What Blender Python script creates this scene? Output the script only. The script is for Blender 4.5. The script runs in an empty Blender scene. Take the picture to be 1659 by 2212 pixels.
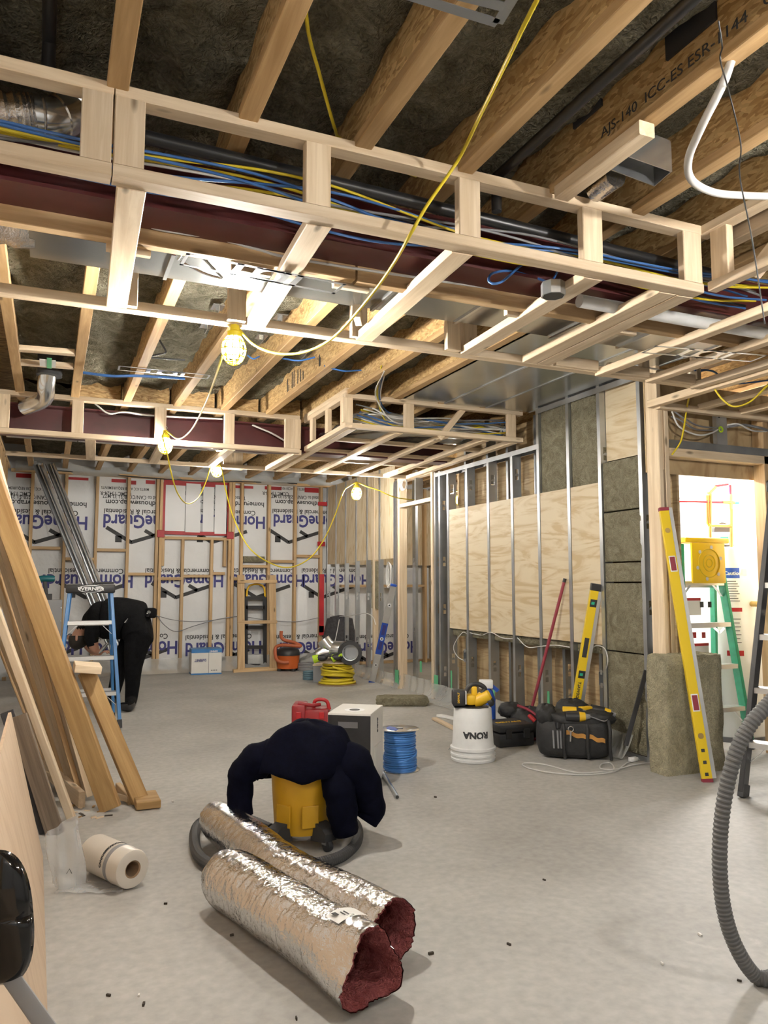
import bpy, bmesh, math, random
from mathutils import Vector as V, Matrix as M, noise as NZ

# ---------------------------------------------------------------- camera, world, exposure
SC = bpy.context.scene
COL = SC.collection
F, CX, CY, H = 1661.0, 829.5, 1106.0, 1.22
PIT, YAW = math.atan(154 / 1661.0), math.radians(23.45)
cam_d = bpy.data.cameras.new('camera')
cam = bpy.data.objects.new('camera', cam_d)
COL.objects.link(cam)
cam_d.sensor_width = 36.0
cam_d.sensor_fit = 'AUTO'
cam_d.lens = 36.0 * F / 2212.0
cam_d.clip_start = 0.05
cam.location = (0, 0, H)
cam.rotation_euler = (math.pi / 2 + PIT, 0, -YAW)
SC.camera = cam
SC.view_settings.view_transform = 'Standard'
SC.view_settings.look = 'None'
SC.view_settings.gamma = 1.0
SC.view_settings.use_curve_mapping = False
SC.view_settings.exposure = 0.1
cy = SC.cycles
cy.use_light_tree = False; cy.max_bounces = 6; cy.diffuse_bounces = 3; cy.glossy_bounces = 3; cy.transmission_bounces = 4; cy.transparent_max_bounces = 6
W = bpy.data.worlds.new('world')
SC.world = W
W.use_nodes = True
W.node_tree.nodes['Background'].inputs[0].default_value = (0.75, 0.82, 1.0, 1)
W.node_tree.nodes['Background'].inputs[1].default_value = 0.015
BULB, BULB_NEAR, TUBE = 1480.0, 1150.0, 600.0          # emission of the work lamps and of the utility tube

# ---------------------------------------------------------------- pixels to places
_cp, _sp, _ct, _st = math.cos(PIT), math.sin(PIT), math.cos(YAW), math.sin(YAW)
def ray(x, y):
    a = (x - CX) / F; b = -(y - CY) / F
    fw = _cp - b * _sp
    return V((a * _ct + fw * _st, -a * _st + fw * _ct, _sp + b * _cp))
C0 = V((0, 0, H))
def atz(x, y, z=0.0): d = ray(x, y); return C0 + d * ((z - H) / d.z)
def atx(x, y, X): d = ray(x, y); return C0 + d * (X / d.x)
def aty(x, y, Y): d = ray(x, y); return C0 + d * (Y / d.y)

# ---------------------------------------------------------------- objects
R = random.Random(11)
WM = {}
def wm(o): return WM.get(o.name, M.Identity(4))
def link(o, parent=None, mw=None):
    COL.objects.link(o)
    mw = mw or M.Identity(4)
    WM[o.name] = mw
    if parent is not None:
        o.parent = parent
        o.matrix_parent_inverse = wm(parent).inverted()
    o.matrix_basis = mw
    return o
def tag(o, label=None, cat=None, group=None, kind=None):
    if label: o['label'] = label
    if cat: o['category'] = cat
    if group: o['group'] = group
    if kind: o['kind'] = kind
    return o
def thing(name, label, cat, loc=(0, 0, 0), group=None, kind=None):
    o = bpy.data.objects.new(name, None)
    o.empty_display_size = 0.1
    link(o, None, M.Translation(V(loc)))
    return tag(o, label, cat, group, kind)
def part_empty(name, parent, loc=(0, 0, 0)):
    o = bpy.data.objects.new(name, None)
    o.empty_display_size = 0.05
    return link(o, parent, M.Translation(V(loc)))

def frame(x, y=None, o=(0, 0, 0)):
    """matrix with local x along x, local y near y"""
    x = V(x).normalized(); y = V(y if y is not None else (0, 0, 1))
    z = x.cross(y)
    if z.length < 1e-5: z = x.cross(V((0.3, 0.9, 0.1)))
    z.normalize(); y = z.cross(x)
    m = M((x, y, z)).transposed().to_4x4()
    m.translation = V(o)
    return m

class MB:
    def __init__(s): s.v = []; s.f = []
    def add(s, vs, fs, m=None):
        n = len(s.v)
        s.v += [tuple(m @ V(p)) if m else tuple(p) for p in vs]
        s.f += [tuple(i + n for i in f) for f in fs]
        return s
    def box(s, x0, x1, y0, y1, z0, z1, m=None, c=0.0):
        if c <= 0:
            vs = [(x, y, z) for x in (x0, x1) for y in (y0, y1) for z in (z0, z1)]
            return s.add(vs, [(0, 1, 3, 2), (4, 6, 7, 5), (0, 4, 5, 1), (2, 3, 7, 6), (0, 2, 6, 4), (1, 5, 7, 3)], m)
        b = bmesh.new(); bmesh.ops.create_cube(b, size=1.0)
        for v in b.verts:
            v.co = V(((x0 + x1) / 2 + v.co.x * (x1 - x0), (y0 + y1) / 2 + v.co.y * (y1 - y0), (z0 + z1) / 2 + v.co.z * (z1 - z0)))
        c = min(c, .49 * min(abs(x1 - x0), abs(y1 - y0), abs(z1 - z0)))
        bmesh.ops.bevel(b, geom=b.edges[:], offset=c, segments=2, profile=.5, affect='EDGES')
        b.verts.ensure_lookup_table()
        for i, v in enumerate(b.verts): v.index = i
        s.add([v.co[:] for v in b.verts], [[v.index for v in f.verts] for f in b.faces], m)
        b.free(); return s
    def cbox(s, c, hx, hy, hz, m=None, ch=0.0):
        return s.box(c[0] - hx, c[0] + hx, c[1] - hy, c[1] + hy, c[2] - hz, c[2] + hz, m, ch)
    def bar(s, p0, p1, w, t, wd=(0, 0, 1), c=0.0):
        p0, p1 = V(p0), V(p1)
        return s.box(0, (p1 - p0).length, -w / 2, w / 2, -t / 2, t / 2, frame(p1 - p0, wd, p0), c)
    def tube(s, pts, r, n=8, cap=True, closed=False):
        pts = [V(p) for p in pts]; k = len(pts)
        rs = r if isinstance(r, (list, tuple)) else [r] * k
        T = []
        for i in range(k):
            a = pts[(i - 1) % k] if (i > 0 or closed) else pts[i]
            b = pts[(i + 1) % k] if (i < k - 1 or closed) else pts[i]
            T.append((b - a).normalized() if (b - a).length > 1e-9 else V((0, 0, 1)))
        u = T[0].cross(V((0, 0, 1)))
        if u.length < 1e-3: u = T[0].cross(V((0, 1, 0)))
        u.normalize(); vs = []
        for i in range(k):
            u = (u - T[i] * u.dot(T[i])).normalized(); w = T[i].cross(u)
            for j in range(n):
                a = 2 * math.pi * j / n
                vs.append(pts[i] + (u * math.cos(a) + w * math.sin(a)) * rs[i])
        fs = []
        for i in range(k if closed else k - 1):
            i2 = (i + 1) % k
            for j in range(n):
                j2 = (j + 1) % n
                fs.append((i * n + j, i * n + j2, i2 * n + j2, i2 * n + j))
        if cap and not closed:
            fs.append(tuple(range(n - 1, -1, -1))); fs.append(tuple((k - 1) * n + j for j in range(n)))
        return s.add(vs, fs)
    def lathe(s, prof, m=None, n=24, cap=True, sq=None):
        vs = []; k = len(prof)
        for (r, z) in prof:
            for j in range(n):
                a = 2 * math.pi * j / n
                vs.append((r * math.cos(a), r * math.sin(a) * (sq or 1), z))
        fs = [(i * n + j, i * n + (j + 1) % n, (i + 1) * n + (j + 1) % n, (i + 1) * n + j) for i in range(k - 1) for j in range(n)]
        if cap:
            fs.append(tuple(range(n - 1, -1, -1))); fs.append(tuple((k - 1) * n + j for j in range(n)))
        return s.add(vs, fs, m)
    def prism(s, poly, t0, t1, m=None):
        """poly in local x,y ; thickness along local z"""
        n = len(poly)
        vs = [(x, y, t0) for x, y in poly] + [(x, y, t1) for x, y in poly]
        fs = [tuple(range(n - 1, -1, -1)), tuple(range(n, 2 * n))] + [(i, (i + 1) % n, (i + 1) % n + n, i + n) for i in range(n)]
        return s.add(vs, fs, m)
    def grid(s, fn, nu, nv):
        vs = [fn(i / nu, j / nv) for i in range(nu + 1) for j in range(nv + 1)]
        q = nv + 1
        return s.add(vs, [(i * q + j, (i + 1) * q + j, (i + 1) * q + j + 1, i * q + j + 1) for i in range(nu) for j in range(nv)])
    def mesh(s, name, mat, smooth=0):
        me = bpy.data.meshes.new(name)
        me.from_pydata(s.v, [], s.f)
        me.validate()
        if mat: me.materials.append(MATS[mat] if isinstance(mat, str) else mat)
        b = bmesh.new(); b.from_mesh(me); bmesh.ops.recalc_face_normals(b, faces=b.faces[:]); b.to_mesh(me); b.free()
        if smooth:
            me.polygons.foreach_set('use_smooth', [True] * len(me.polygons))
            me.set_sharp_from_angle(angle=math.radians(smooth))
        return me
    def build(s, name, mat, parent=None, smooth=0, mw=None):
        return link(bpy.data.objects.new(name, s.mesh(name, mat, smooth)), parent, mw)

def spline(pts, n=8):
    """Catmull-Rom through pts"""
    P = [V(p) for p in pts]; P = [P[0] * 2 - P[1]] + P + [P[-1] * 2 - P[-2]]; out = []
    for i in range(1, len(P) - 2):
        a, b, c, d = P[i - 1:i + 3]
        for k in range(n):
            t = k / n
            out.append(.5 * ((2 * b) + (c - a) * t + (2 * a - 5 * b + 4 * c - d) * t * t + (3 * b - a - 3 * c + d) * t ** 3))
    out.append(P[-2]); return out

_bc = {}
def board(name, p0, p1, w, t, wd=(0, 0, 1), mat='pine', parent=None, c=.003):
    """lumber: local x runs along the grain, w along wd, t across"""
    p0, p1 = V(p0), V(p1); L = (p1 - p0).length
    k = (round(L, 3), round(w, 4), round(t, 4), mat)
    if k not in _bc:
        a, b = w / 2, t / 2
        poly = [(-a + c, -b), (a - c, -b), (a, -b + c), (a, b - c), (a - c, b), (-a + c, b), (-a, b - c), (-a, -b + c)]
        vs = [(0, y, z) for y, z in poly] + [(L, y, z) for y, z in poly]
        m = MB(); m.add(vs, [tuple(range(7, -1, -1)), tuple(range(8, 16))] + [(i, (i + 1) % 8, (i + 1) % 8 + 8, i + 8) for i in range(8)])
        _bc[k] = m.mesh(name, mat)
    return link(bpy.data.objects.new(name, _bc[k]), parent, frame(p1 - p0, wd, p0))
def sheet(name, p0, p1, w, t, wd, mat, parent=None): return board(name, p0, p1, w, t, wd, mat, parent, .0008)

def cstud(name, base, h, dd, fd, depth=.092, w=.041, holes=(), parent=None, mat='galv', g=.0016):
    """steel C stud: web runs from base along dd (depth), flanges stick out along fd"""
    m = MB(); l = .01
    for x0, x1 in ((0, g), (depth - g, depth)): m.box(x0, x1, 0, w, 0, h)
    m.box(g, l, w - g, w, 0, h); m.box(depth - l, depth - g, w - g, w, 0, h)
    hw = .019; c = depth / 2; z = 0
    for hz in sorted(holes):
        m.box(g, depth - g, 0, g, z, hz - .05)
        m.box(g, c - hw, 0, g, hz - .05, hz + .05); m.box(c + hw, depth - g, 0, g, hz - .05, hz + .05)
        m.prism([(c - hw, 0), (c + hw, 0), (c + hw, .006), (c + .006, .022), (c - .006, .022), (c - hw, .006)], 0, g, M(((1, 0, 0, 0), (0, 0, 1, 0), (0, 1, 0, hz - .012), (0, 0, 0, 1))))
        z = hz + .05
    m.box(g, depth - g, 0, g, z, h)
    x, y = V(dd).normalized(), V(fd).normalized()
    mt = M((x, y, V((0, 0, 1)))).transposed().to_4x4(); mt.translation = V(base)
    return m.build(name, mat, parent, 0, mt)

def text(name, s, size, org, xd, yd, mat, parent=None, bold=0.0, ext=.0008, align='LEFT', sx=1.0, fit=None):
    cu = bpy.data.curves.new(name, 'FONT'); cu.body = s; cu.size = size; cu.offset = bold; cu.extrude = ext; cu.align_x = align
    cu.resolution_u = 3
    tmp = bpy.data.objects.new('tmp', cu)
    me = bpy.data.meshes.new_from_object(tmp); me.name = name
    bpy.data.objects.remove(tmp); bpy.data.curves.remove(cu)
    if fit and len(me.vertices):
        xs = [v.co.x for v in me.vertices]; sx = fit / max(1e-6, max(xs) - min(xs))
    me.transform(M.Diagonal((sx, 1, 1, 1)))
    me.materials.clear(); me.materials.append(MATS[mat])
    return link(bpy.data.objects.new(name, me), parent, frame(xd, yd, org))

def curvy(p0, p1, sag=0.0, n=10, wob=0.0, ph=0.0):
    p0, p1 = V(p0), V(p1); out = []
    for i in range(n + 1):
        t = i / n
        q = p0.lerp(p1, t); q.z -= sag * 4 * t * (1 - t)
        if wob: q += V((0, math.sin(t * 7 + ph) * wob, math.sin(t * 9 + ph * 2) * wob * .7))
        out.append(q)
    return out

# ---------------------------------------------------------------- materials (procedural)
MATS = {}
def _new(name):
    m = bpy.data.materials.new(name); m.use_nodes = True; MATS[name] = m
    nt = m.node_tree; return m, nt, nt.nodes['Principled BSDF']
def _n(nt, t, **k):
    n = nt.nodes.new(t)
    for a, v in k.items():
        if a in n.inputs: n.inputs[a].default_value = v
        else: setattr(n, a, v)
    return n
def _coords(nt, scale=(1, 1, 1), rnd=True):
    tc = nt.nodes.new('ShaderNodeTexCoord'); mp = nt.nodes.new('ShaderNodeMapping')
    mp.inputs['Scale'].default_value = scale
    nt.links.new(tc.outputs['Object'], mp.inputs['Vector'])
    if rnd:
        oi = nt.nodes.new('ShaderNodeObjectInfo'); ml = nt.nodes.new('ShaderNodeMath'); ml.operation = 'MULTIPLY'; ml.inputs[1].default_value = 37.0
        nt.links.new(oi.outputs['Random'], ml.inputs[0]); nt.links.new(ml.outputs[0], mp.inputs['Location'])
    return mp
def _ramp(nt, stops):
    r = nt.nodes.new('ShaderNodeValToRGB'); e = r.color_ramp.elements
    while len(e) < len(stops): e.new(.5)
    for x, (p, c) in zip(e, stops): x.position = p; x.color = (*c, 1) if len(c) == 3 else c
    return r
def _mix(nt, fac, a, b, mode='MIX'):
    m = nt.nodes.new('ShaderNodeMix'); m.data_type = 'RGBA'; m.blend_type = mode
    for s, i in ((fac, 0), (a, 6), (b, 7)):
        if hasattr(s, 'links'): nt.links.new(s, m.inputs[i])
        else: m.inputs[i].default_value = s if i == 0 else (*s, 1)
    return m.outputs[2]
def _bump(nt, bs, h, st, dist=.01):
    b = _n(nt, 'ShaderNodeBump'); b.inputs['Strength'].default_value = st; b.inputs['Distance'].default_value = dist
    nt.links.new(h, b.inputs['Height']); nt.links.new(b.outputs[0], bs.inputs['Normal'])
def plain(name, col, rough=.5, metal=0.0, var=.0, vs=8.0, bump=0.0, bs_=30.0, dist=.01, **kw):
    m, nt, b = _new(name)
    b.inputs['Roughness'].default_value = rough; b.inputs['Metallic'].default_value = metal
    b.inputs['Base Color'].default_value = (*col, 1)
    for k, v in kw.items(): b.inputs[k.replace('_', ' ')].default_value = v
    if var:
        no = _n(nt, 'ShaderNodeTexNoise', Scale=vs, Detail=4.0); nt.links.new(_coords(nt).outputs[0], no.inputs['Vector'])
        r = _ramp(nt, [(.3, tuple(c * (1 - var) for c in col)), (.7, tuple(min(1, c * (1 + var)) for c in col))])
        nt.links.new(no.outputs[0], r.inputs[0]); nt.links.new(r.outputs[0], b.inputs['Base Color'])
    if bump:
        no = _n(nt, 'ShaderNodeTexNoise', Scale=bs_, Detail=5.0); nt.links.new(_coords(nt).outputs[0], no.inputs['Vector'])
        _bump(nt, b, no.outputs[0], bump, dist)
    return m
def wood(name, light, dark, knots=True, gs=(.8, 13, 13), rough=.62, spec=.3):
    m, nt, b = _new(name)
    c = _coords(nt, gs)
    n1 = _n(nt, 'ShaderNodeTexNoise', Scale=2.2, Detail=5.0, Roughness=.6, Distortion=.6); nt.links.new(c.outputs[0], n1.inputs['Vector'])
    r = _ramp(nt, [(.33, dark), (.5, tuple((a + d) / 2 for a, d in zip(light, dark))), (.62, light)])
    nt.links.new(n1.outputs[0], r.inputs[0]); out = r.outputs[0]
    if knots:
        c2 = _coords(nt, (3.0, 9, 9)); vo = _n(nt, 'ShaderNodeTexVoronoi', Scale=1.0); nt.links.new(c2.outputs[0], vo.inputs['Vector'])
        r2 = _ramp(nt, [(.05, (1, 1, 1)), (.13, (0, 0, 0))]); nt.links.new(vo.outputs[0], r2.inputs[0])
        out = _mix(nt, r2.outputs[0], out, tuple(d * .42 for d in dark))
    oi = nt.nodes.new('ShaderNodeObjectInfo'); r3 = _ramp(nt, [(0, (.8, .79, .78)), (1, (1.06, 1.04, 1.0))]); nt.links.new(oi.outputs['Random'], r3.inputs[0])
    out = _mix(nt, 1.0, out, r3.outputs[0], 'MULTIPLY')
    nt.links.new(out, b.inputs['Base Color'])
    b.inputs['Roughness'].default_value = rough; b.inputs['Specular IOR Level'].default_value = spec
    _bump(nt, b, n1.outputs[0], .12, .004)
    return m
wood('pine', (.79, .655, .485), (.63, .485, .325))
wood('pine_warm', (.64, .46, .27), (.47, .31, .155))
wood('timber', (.50, .33, .15), (.34, .20, .08))
wood('joist_flange', (.56, .375, .19), (.40, .25, .11))
wood('weathered', (.30, .245, .19), (.16, .125, .095), gs=(.8, 20, 20))
def osb(name, a, b_, c_, sc=34):
    m, nt, b = _new(name)
    cc = _coords(nt, (.8, 2.4, 2.4))
    no = _n(nt, 'ShaderNodeTexNoise', Scale=6.0, Detail=2.0); nt.links.new(cc.outputs[0], no.inputs['Vector'])
    ad = nt.nodes.new('ShaderNodeMix'); ad.data_type = 'VECTOR'; ad.inputs[0].default_value = .12
    nt.links.new(cc.outputs[0], ad.inputs[4]); nt.links.new(no.outputs[1], ad.inputs[5])
    vo = _n(nt, 'ShaderNodeTexVoronoi', Scale=float(sc), Randomness=1.0); nt.links.new(ad.outputs[1], vo.inputs['Vector'])
    sp = nt.nodes.new('ShaderNodeSeparateColor'); nt.links.new(vo.outputs['Color'], sp.inputs[0])
    r = _ramp(nt, [(.05, c_), (.35, b_), (.75, a), (1, tuple(min(1, x * 1.2) for x in a))]); nt.links.new(sp.outputs[0], r.inputs[0])
    nt.links.new(r.outputs[0], b.inputs['Base Color']); b.inputs['Roughness'].default_value = .6
    _bump(nt, b, sp.outputs[1], .3, .003); return m
osb('osb', (.56, .385, .18), (.46, .29, .115), (.33, .19, .07), 46)
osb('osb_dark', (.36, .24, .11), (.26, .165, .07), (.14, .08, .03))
def ply(name, light, dark, dist=3.0, sc=1.3, gs=(1, .35, 4.0)):
    m, nt, b = _new(name)
    c = _coords(nt, gs)
    w = _n(nt, 'ShaderNodeTexNoise', Scale=sc, Detail=3.0, Distortion=dist); nt.links.new(c.outputs[0], w.inputs['Vector'])
    r = _ramp(nt, [(.36, dark), (.47, tuple((a * 2 + d) / 3 for a, d in zip(light, dark))), (.56, light)]); nt.links.new(w.outputs[0], r.inputs[0])
    nt.links.new(r.outputs[0], b.inputs['Base Color']); b.inputs['Roughness'].default_value = .6; return m
ply('plywood', (.63, .53, .37), (.50, .375, .215), 3.5, 1.4, (.8, 4.5, 1.0))
ply('plywood_rough', (.52, .385, .215), (.36, .24, .12), 5.0, 2.4)
ply('plywood_pale', (.62, .47, .335), (.55, .40, .275), 1.5, 1.0, (9, 9, .7))
def concrete():
    m, nt, b = _new('concrete')
    c = _coords(nt, rnd=False)
    n1 = _n(nt, 'ShaderNodeTexNoise', Scale=1.1, Detail=7.0, Roughness=.6); n2 = _n(nt, 'ShaderNodeTexNoise', Scale=26.0, Detail=4.0); n3 = _n(nt, 'ShaderNodeTexNoise', Scale=3.2, Detail=9.0, Roughness=.75, Distortion=1.0)
    for n in (n1, n2, n3): nt.links.new(c.outputs[0], n.inputs['Vector'])
    r = _ramp(nt, [(.28, (.32, .308, .288)), (.5, (.405, .392, .367)), (.72, (.475, .458, .43))]); nt.links.new(n1.outputs[0], r.inputs[0])
    r3 = _ramp(nt, [(.61, (0, 0, 0)), (.74, (1, 1, 1))]); nt.links.new(n3.outputs[0], r3.inputs[0])
    f = nt.nodes.new('ShaderNodeMath'); f.operation = 'MULTIPLY'; f.inputs[1].default_value = .3; nt.links.new(r3.outputs[0], f.inputs[0])
    o = _mix(nt, f.outputs[0], r.outputs[0], (.66, .64, .60))
    r2 = _ramp(nt, [(.3, (.86, .86, .86)), (.7, (1.06, 1.06, 1.06))]); nt.links.new(n2.outputs[0], r2.inputs[0])
    o = _mix(nt, 1.0, o, r2.outputs[0], 'MULTIPLY')
    nt.links.new(o, b.inputs['Base Color']); b.inputs['Roughness'].default_value = .58; b.inputs['Specular IOR Level'].default_value = .35
    _bump(nt, b, n2.outputs[0], .1, .004)
concrete()
def wool(name, light, dark, sc=9.0, st=.9, dist=.04):
    m, nt, b = _new(name)
    c = _coords(nt, (1, 1, 1)); n1 = _n(nt, 'ShaderNodeTexNoise', Scale=sc, Detail=8.0, Roughness=.68, Distortion=1.4); nt.links.new(c.outputs[0], n1.inputs['Vector'])
    n2 = _n(nt, 'ShaderNodeTexNoise', Scale=sc * 7, Detail=3.0, Distortion=2.0); nt.links.new(c.outputs[0], n2.inputs['Vector'])
    r = _ramp(nt, [(.34, dark), (.64, light)]); nt.links.new(n1.outputs[0], r.inputs[0])
    r2 = _ramp(nt, [(.3, (.75, .75, .75)), (.7, (1.15, 1.15, 1.15))]); nt.links.new(n2.outputs[0], r2.inputs[0])
    nt.links.new(_mix(nt, 1.0, r.outputs[0], r2.outputs[0], 'MULTIPLY'), b.inputs['Base Color'])
    b.inputs['Roughness'].default_value = .95; b.inputs['Specular IOR Level'].default_value = .1
    ad = nt.nodes.new('ShaderNodeMath'); ad.operation = 'ADD'; nt.links.new(n1.outputs[0], ad.inputs[0]); nt.links.new(n2.outputs[0], ad.inputs[1])
    _bump(nt, b, ad.outputs[0], st, dist)
wool('wool', (.43, .395, .28), (.25, .225, .15))
wool('wool_pale', (.74, .68, .48), (.50, .45, .30), 7.0, 1.0, .05)
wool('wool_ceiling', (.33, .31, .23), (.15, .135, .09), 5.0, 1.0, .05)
wool('wool_pink', (.55, .17, .17), (.33, .08, .08), 9.0)
def galv(name, a, b_, rough=.34, sc=5.0, metal=.92, bump=.05):
    m, nt, b = _new(name)
    c = _coords(nt, (1, 1, 1)); n1 = _n(nt, 'ShaderNodeTexNoise', Scale=sc, Detail=4.0); nt.links.new(c.outputs[0], n1.inputs['Vector'])
    r = _ramp(nt, [(.3, b_), (.7, a)]); nt.links.new(n1.outputs[0], r.inputs[0]); nt.links.new(r.outputs[0], b.inputs['Base Color'])
    b.inputs['Metallic'].default_value = metal; b.inputs['Roughness'].default_value = rough
    _bump(nt, b, n1.outputs[0], bump, .01)
galv('galv', (.62, .64, .66), (.46, .48, .50))
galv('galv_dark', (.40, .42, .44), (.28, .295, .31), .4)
galv('galv_sheet', (.60, .62, .62), (.44, .455, .45), .22, 2.2, .95, .12)
galv('galv_shiny', (.80, .81, .82), (.62, .64, .65), .2)
galv('aluminium', (.80, .80, .79), (.66, .66, .66), .38)
def foil():
    m, nt, b = _new('foil')
    c = _coords(nt, (1, 1, 1)); n1 = _n(nt, 'ShaderNodeTexNoise', Scale=60.0, Detail=3.0, Roughness=.5, Distortion=1.0); nt.links.new(c.outputs[0], n1.inputs['Vector'])
    b.inputs['Base Color'].default_value = (.80, .79, .785, 1); b.inputs['Metallic'].default_value = 1.0; b.inputs['Roughness'].default_value = .17
    _bump(nt, b, n1.outputs[0], .35, .01)
foil()
def film(name, col, alpha, rough=.25, bump=.5):
    m, nt, b = _new(name)
    b.inputs['Base Color'].default_value = (*col, 1); b.inputs['Roughness'].default_value = rough; b.inputs['Alpha'].default_value = alpha
    c = _coords(nt); n1 = _n(nt, 'ShaderNodeTexNoise', Scale=9.0, Detail=3.0, Distortion=1.5); nt.links.new(c.outputs[0], n1.inputs['Vector'])
    _bump(nt, b, n1.outputs[0], bump, .03)
film('poly', (.62, .62, .60), .42)
film('poly_clear', (.72, .74, .77), .36, .12)
def emit(name, col, s):
    m, nt, b = _new(name); b.inputs['Base Color'].default_value = (*col, 1)
    b.inputs['Emission Color'].default_value = (*col, 1); b.inputs['Emission Strength'].default_value = s
emit('bulb', (1.0, .955, .87), BULB); emit('bulb_near', (1.0, .965, .91), BULB_NEAR); emit('bulb_front', (1.0, .955, .87), BULB * 3.5); emit('bulb_side', (1.0, .965, .91), BULB_NEAR * 2.2); emit('tube_lamp', (1.0, .97, .93), TUBE)
plain('wrap', (.66, .665, .67), .45, 0, .05, 3.0, .5, 5.0, .03)
plain('ink_navy', (.045, .045, .20), .6); plain('ink_black', (.03, .03, .032), .6); plain('ink_grey', (.12, .12, .13), .6)
plain('tape_red', (.36, .008, .014), .5, 0, .15); plain('tape_green', (.11, .42, .22), .5)
plain('beam_red', (.085, .018, .019), .38, 0, .2, 6.0)
plain('white_board', (.74, .74, .75), .5, 0, .04, 2.0)
plain('black_plastic', (.022, .022, .024), .42, 0, 0, 8, .1, 200)
plain('black_gloss', (.008, .008, .009), .09)
plain('pipe_black', (.015, .015, .016), .35)
plain('rubber', (.035, .035, .037), .6)
plain('fabric_black', (.006, .006, .007), .9, 0, .3, 30, .4, 90, Specular_IOR_Level=.12)
plain('fabric_grey', (.045, .043, .047), .9, 0, .3, 30, .3, 60)
plain('fabric_navy', (.0022, .0027, .009), .92, 0, .25, 40, .35, 130, .004, Specular_IOR_Level=.08)
plain('nylon_black', (.016, .016, .017), .62, 0, .3, 30, .5, 60, .006)
plain('leather_tan', (.42, .20, .04), .6, 0, .2)
plain('yellow', (.72, .44, .02), .42, 0, .06); plain('yellow_tool', (.78, .47, .015), .4); plain('yellow_level', (.78, .55, .02), .32)
plain('yellow_vac', (.60, .33, .012), .42, 0, .07, 5)
plain('yellow_cord', (.62, .48, .02), .45); plain('yellow_cage', (.85, .68, .02), .35); plain('yellow_ladder', (.95, .62, .01), .4)
plain('blue_ladder', (.045, .19, .46), .4, 0, .1); plain('green_ladder', (.01, .27, .14), .42, 0, .12, 30)
plain('blue_cable', (.035, .12, .34), .4); plain('blue_spool', (.05, .19, .52), .4, 0, .1); plain('blue', (.02, .08, .42), .4)
plain('white_cable', (.62, .61, .59), .45); plain('grey_cable', (.20, .20, .21), .5); plain('black_cable', (.015, .015, .015), .5)
plain('white_paint', (.80, .80, .80), .35, 0, .02); plain('white_plastic', (.70, .70, .69), .45, 0, .06, 12)
plain('roll_white', (.66, .61, .54), .35, 0, .04); plain('cardboard', (.30, .20, .12), .8); plain('card_white', (.72, .70, .66), .7, 0, .03)
plain('red', (.42, .015, .02), .4); plain('red_case', (.26, .012, .017), .38); plain('red_pex', (.60, .01, .05), .3); plain('maroon', (.26, .03, .05), .5)
plain('copper', (.72, .28, .10), .3, .8); plain('brass', (.6, .42, .16), .35, .8)
plain('orange', (.55, .115, .02), .45); plain('orange_hose', (.42, .105, .04), .5)
plain('grey_hose', (.115, .115, .115), .5); plain('grey_plastic', (.25, .25, .26), .5)
plain('skin', (.42, .22, .15), .55); plain('hair', (.02, .015, .012), .7); plain('neon', (.42, .62, .02), .6)
plain('black_case', (.02, .02, .022), .5, 0, .2, 20); plain('teal', (.01, .11, .13), .4); plain('green_valve', (.02, .40, .25), .4)
plain('mud', (.10, .085, .06), .9); plain('fibre', (.09, .16, .20), .5)
plain('chip', (.05, .04, .03), .9); plain('tar', (.035, .036, .04), .6)
plain('drywall_white', (.82, .82, .80), .6)
# ================================================================ the setting
def struct(o): return tag(o, kind='structure')
ZJ, ZT = 2.73, 3.03                 # underside of the joists, underside of the deck
XW, YB, YD, XL = 3.80, 10.91, 4.05, -.50   # faces of: right studs, back studs, doorway wall, left wall
struct(MB().box(-.9, 6.6, -3.2, 11.3, -.12, 0).build('floor', 'concrete'))
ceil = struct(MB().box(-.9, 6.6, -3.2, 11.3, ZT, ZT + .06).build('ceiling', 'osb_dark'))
struct(MB().box(-.9, 6.6, -3.3, -3.2, 0, ZT).build('wall_rear', 'wrap'))
struct(MB().box(6.5, 6.6, -3.2, 3.3, 0, ZT).build('wall_right_near', 'wrap'))

# I-joists in three spans, mineral wool between them
JX = [.17 - .064 / 2 + .406 * k for k in range(-1, 16)]
SP = [(-3.1, 6.98), (7.14, 10.9)]
_jm = {}
for si, (y0, y1) in enumerate(SP):
    for k, x in enumerate(JX):
        if x > 6.4: continue
        j = part_empty('joist', ceil, (x, y0, ZJ))
        for nm, w, h, z, mt in (('bottom_flange', .064, .038, ZJ + .019, 'joist_flange'), ('top_flange', .064, .038, ZT - .019, 'joist_flange')):
            board(nm, (x, y0, z), (x, y1, z), h, w, (0, 0, 1), mt, j)
        board('web', (x, y0, (ZJ + ZT) / 2), (x, y1, (ZJ + ZT) / 2), ZT - ZJ - .07, .011, (0, 0, 1), 'osb', j, .001)
for si, (y0, y1) in enumerate(SP):
    for k in range(len(JX) - 1):
        x0, x1 = JX[k] + .007, JX[k + 1] - .007
        if x0 > 5.6: continue
        ph = R.random() * 20; n = int((y1 - y0) / .07)
        def fn(u, v, x0=x0, x1=x1, ph=ph):
            x = x0 + (x1 - x0) * v; y = y0 + (y1 - y0) * u
            b = .016 * math.sin(y * 9 + ph + 3 * math.sin(x * 11)) + .012 * math.sin(y * 23 + x * 30 + ph) + .012 * math.sin(y * 2.1 + ph)
            e = .02 * (2 * v - 1) ** 4
            return (x, y, 2.925 + b + e + R.uniform(-.006, .006))
        MB().grid(fn, n, 7).build('insulation_batt', 'wool_ceiling', ceil, 80)
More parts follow.
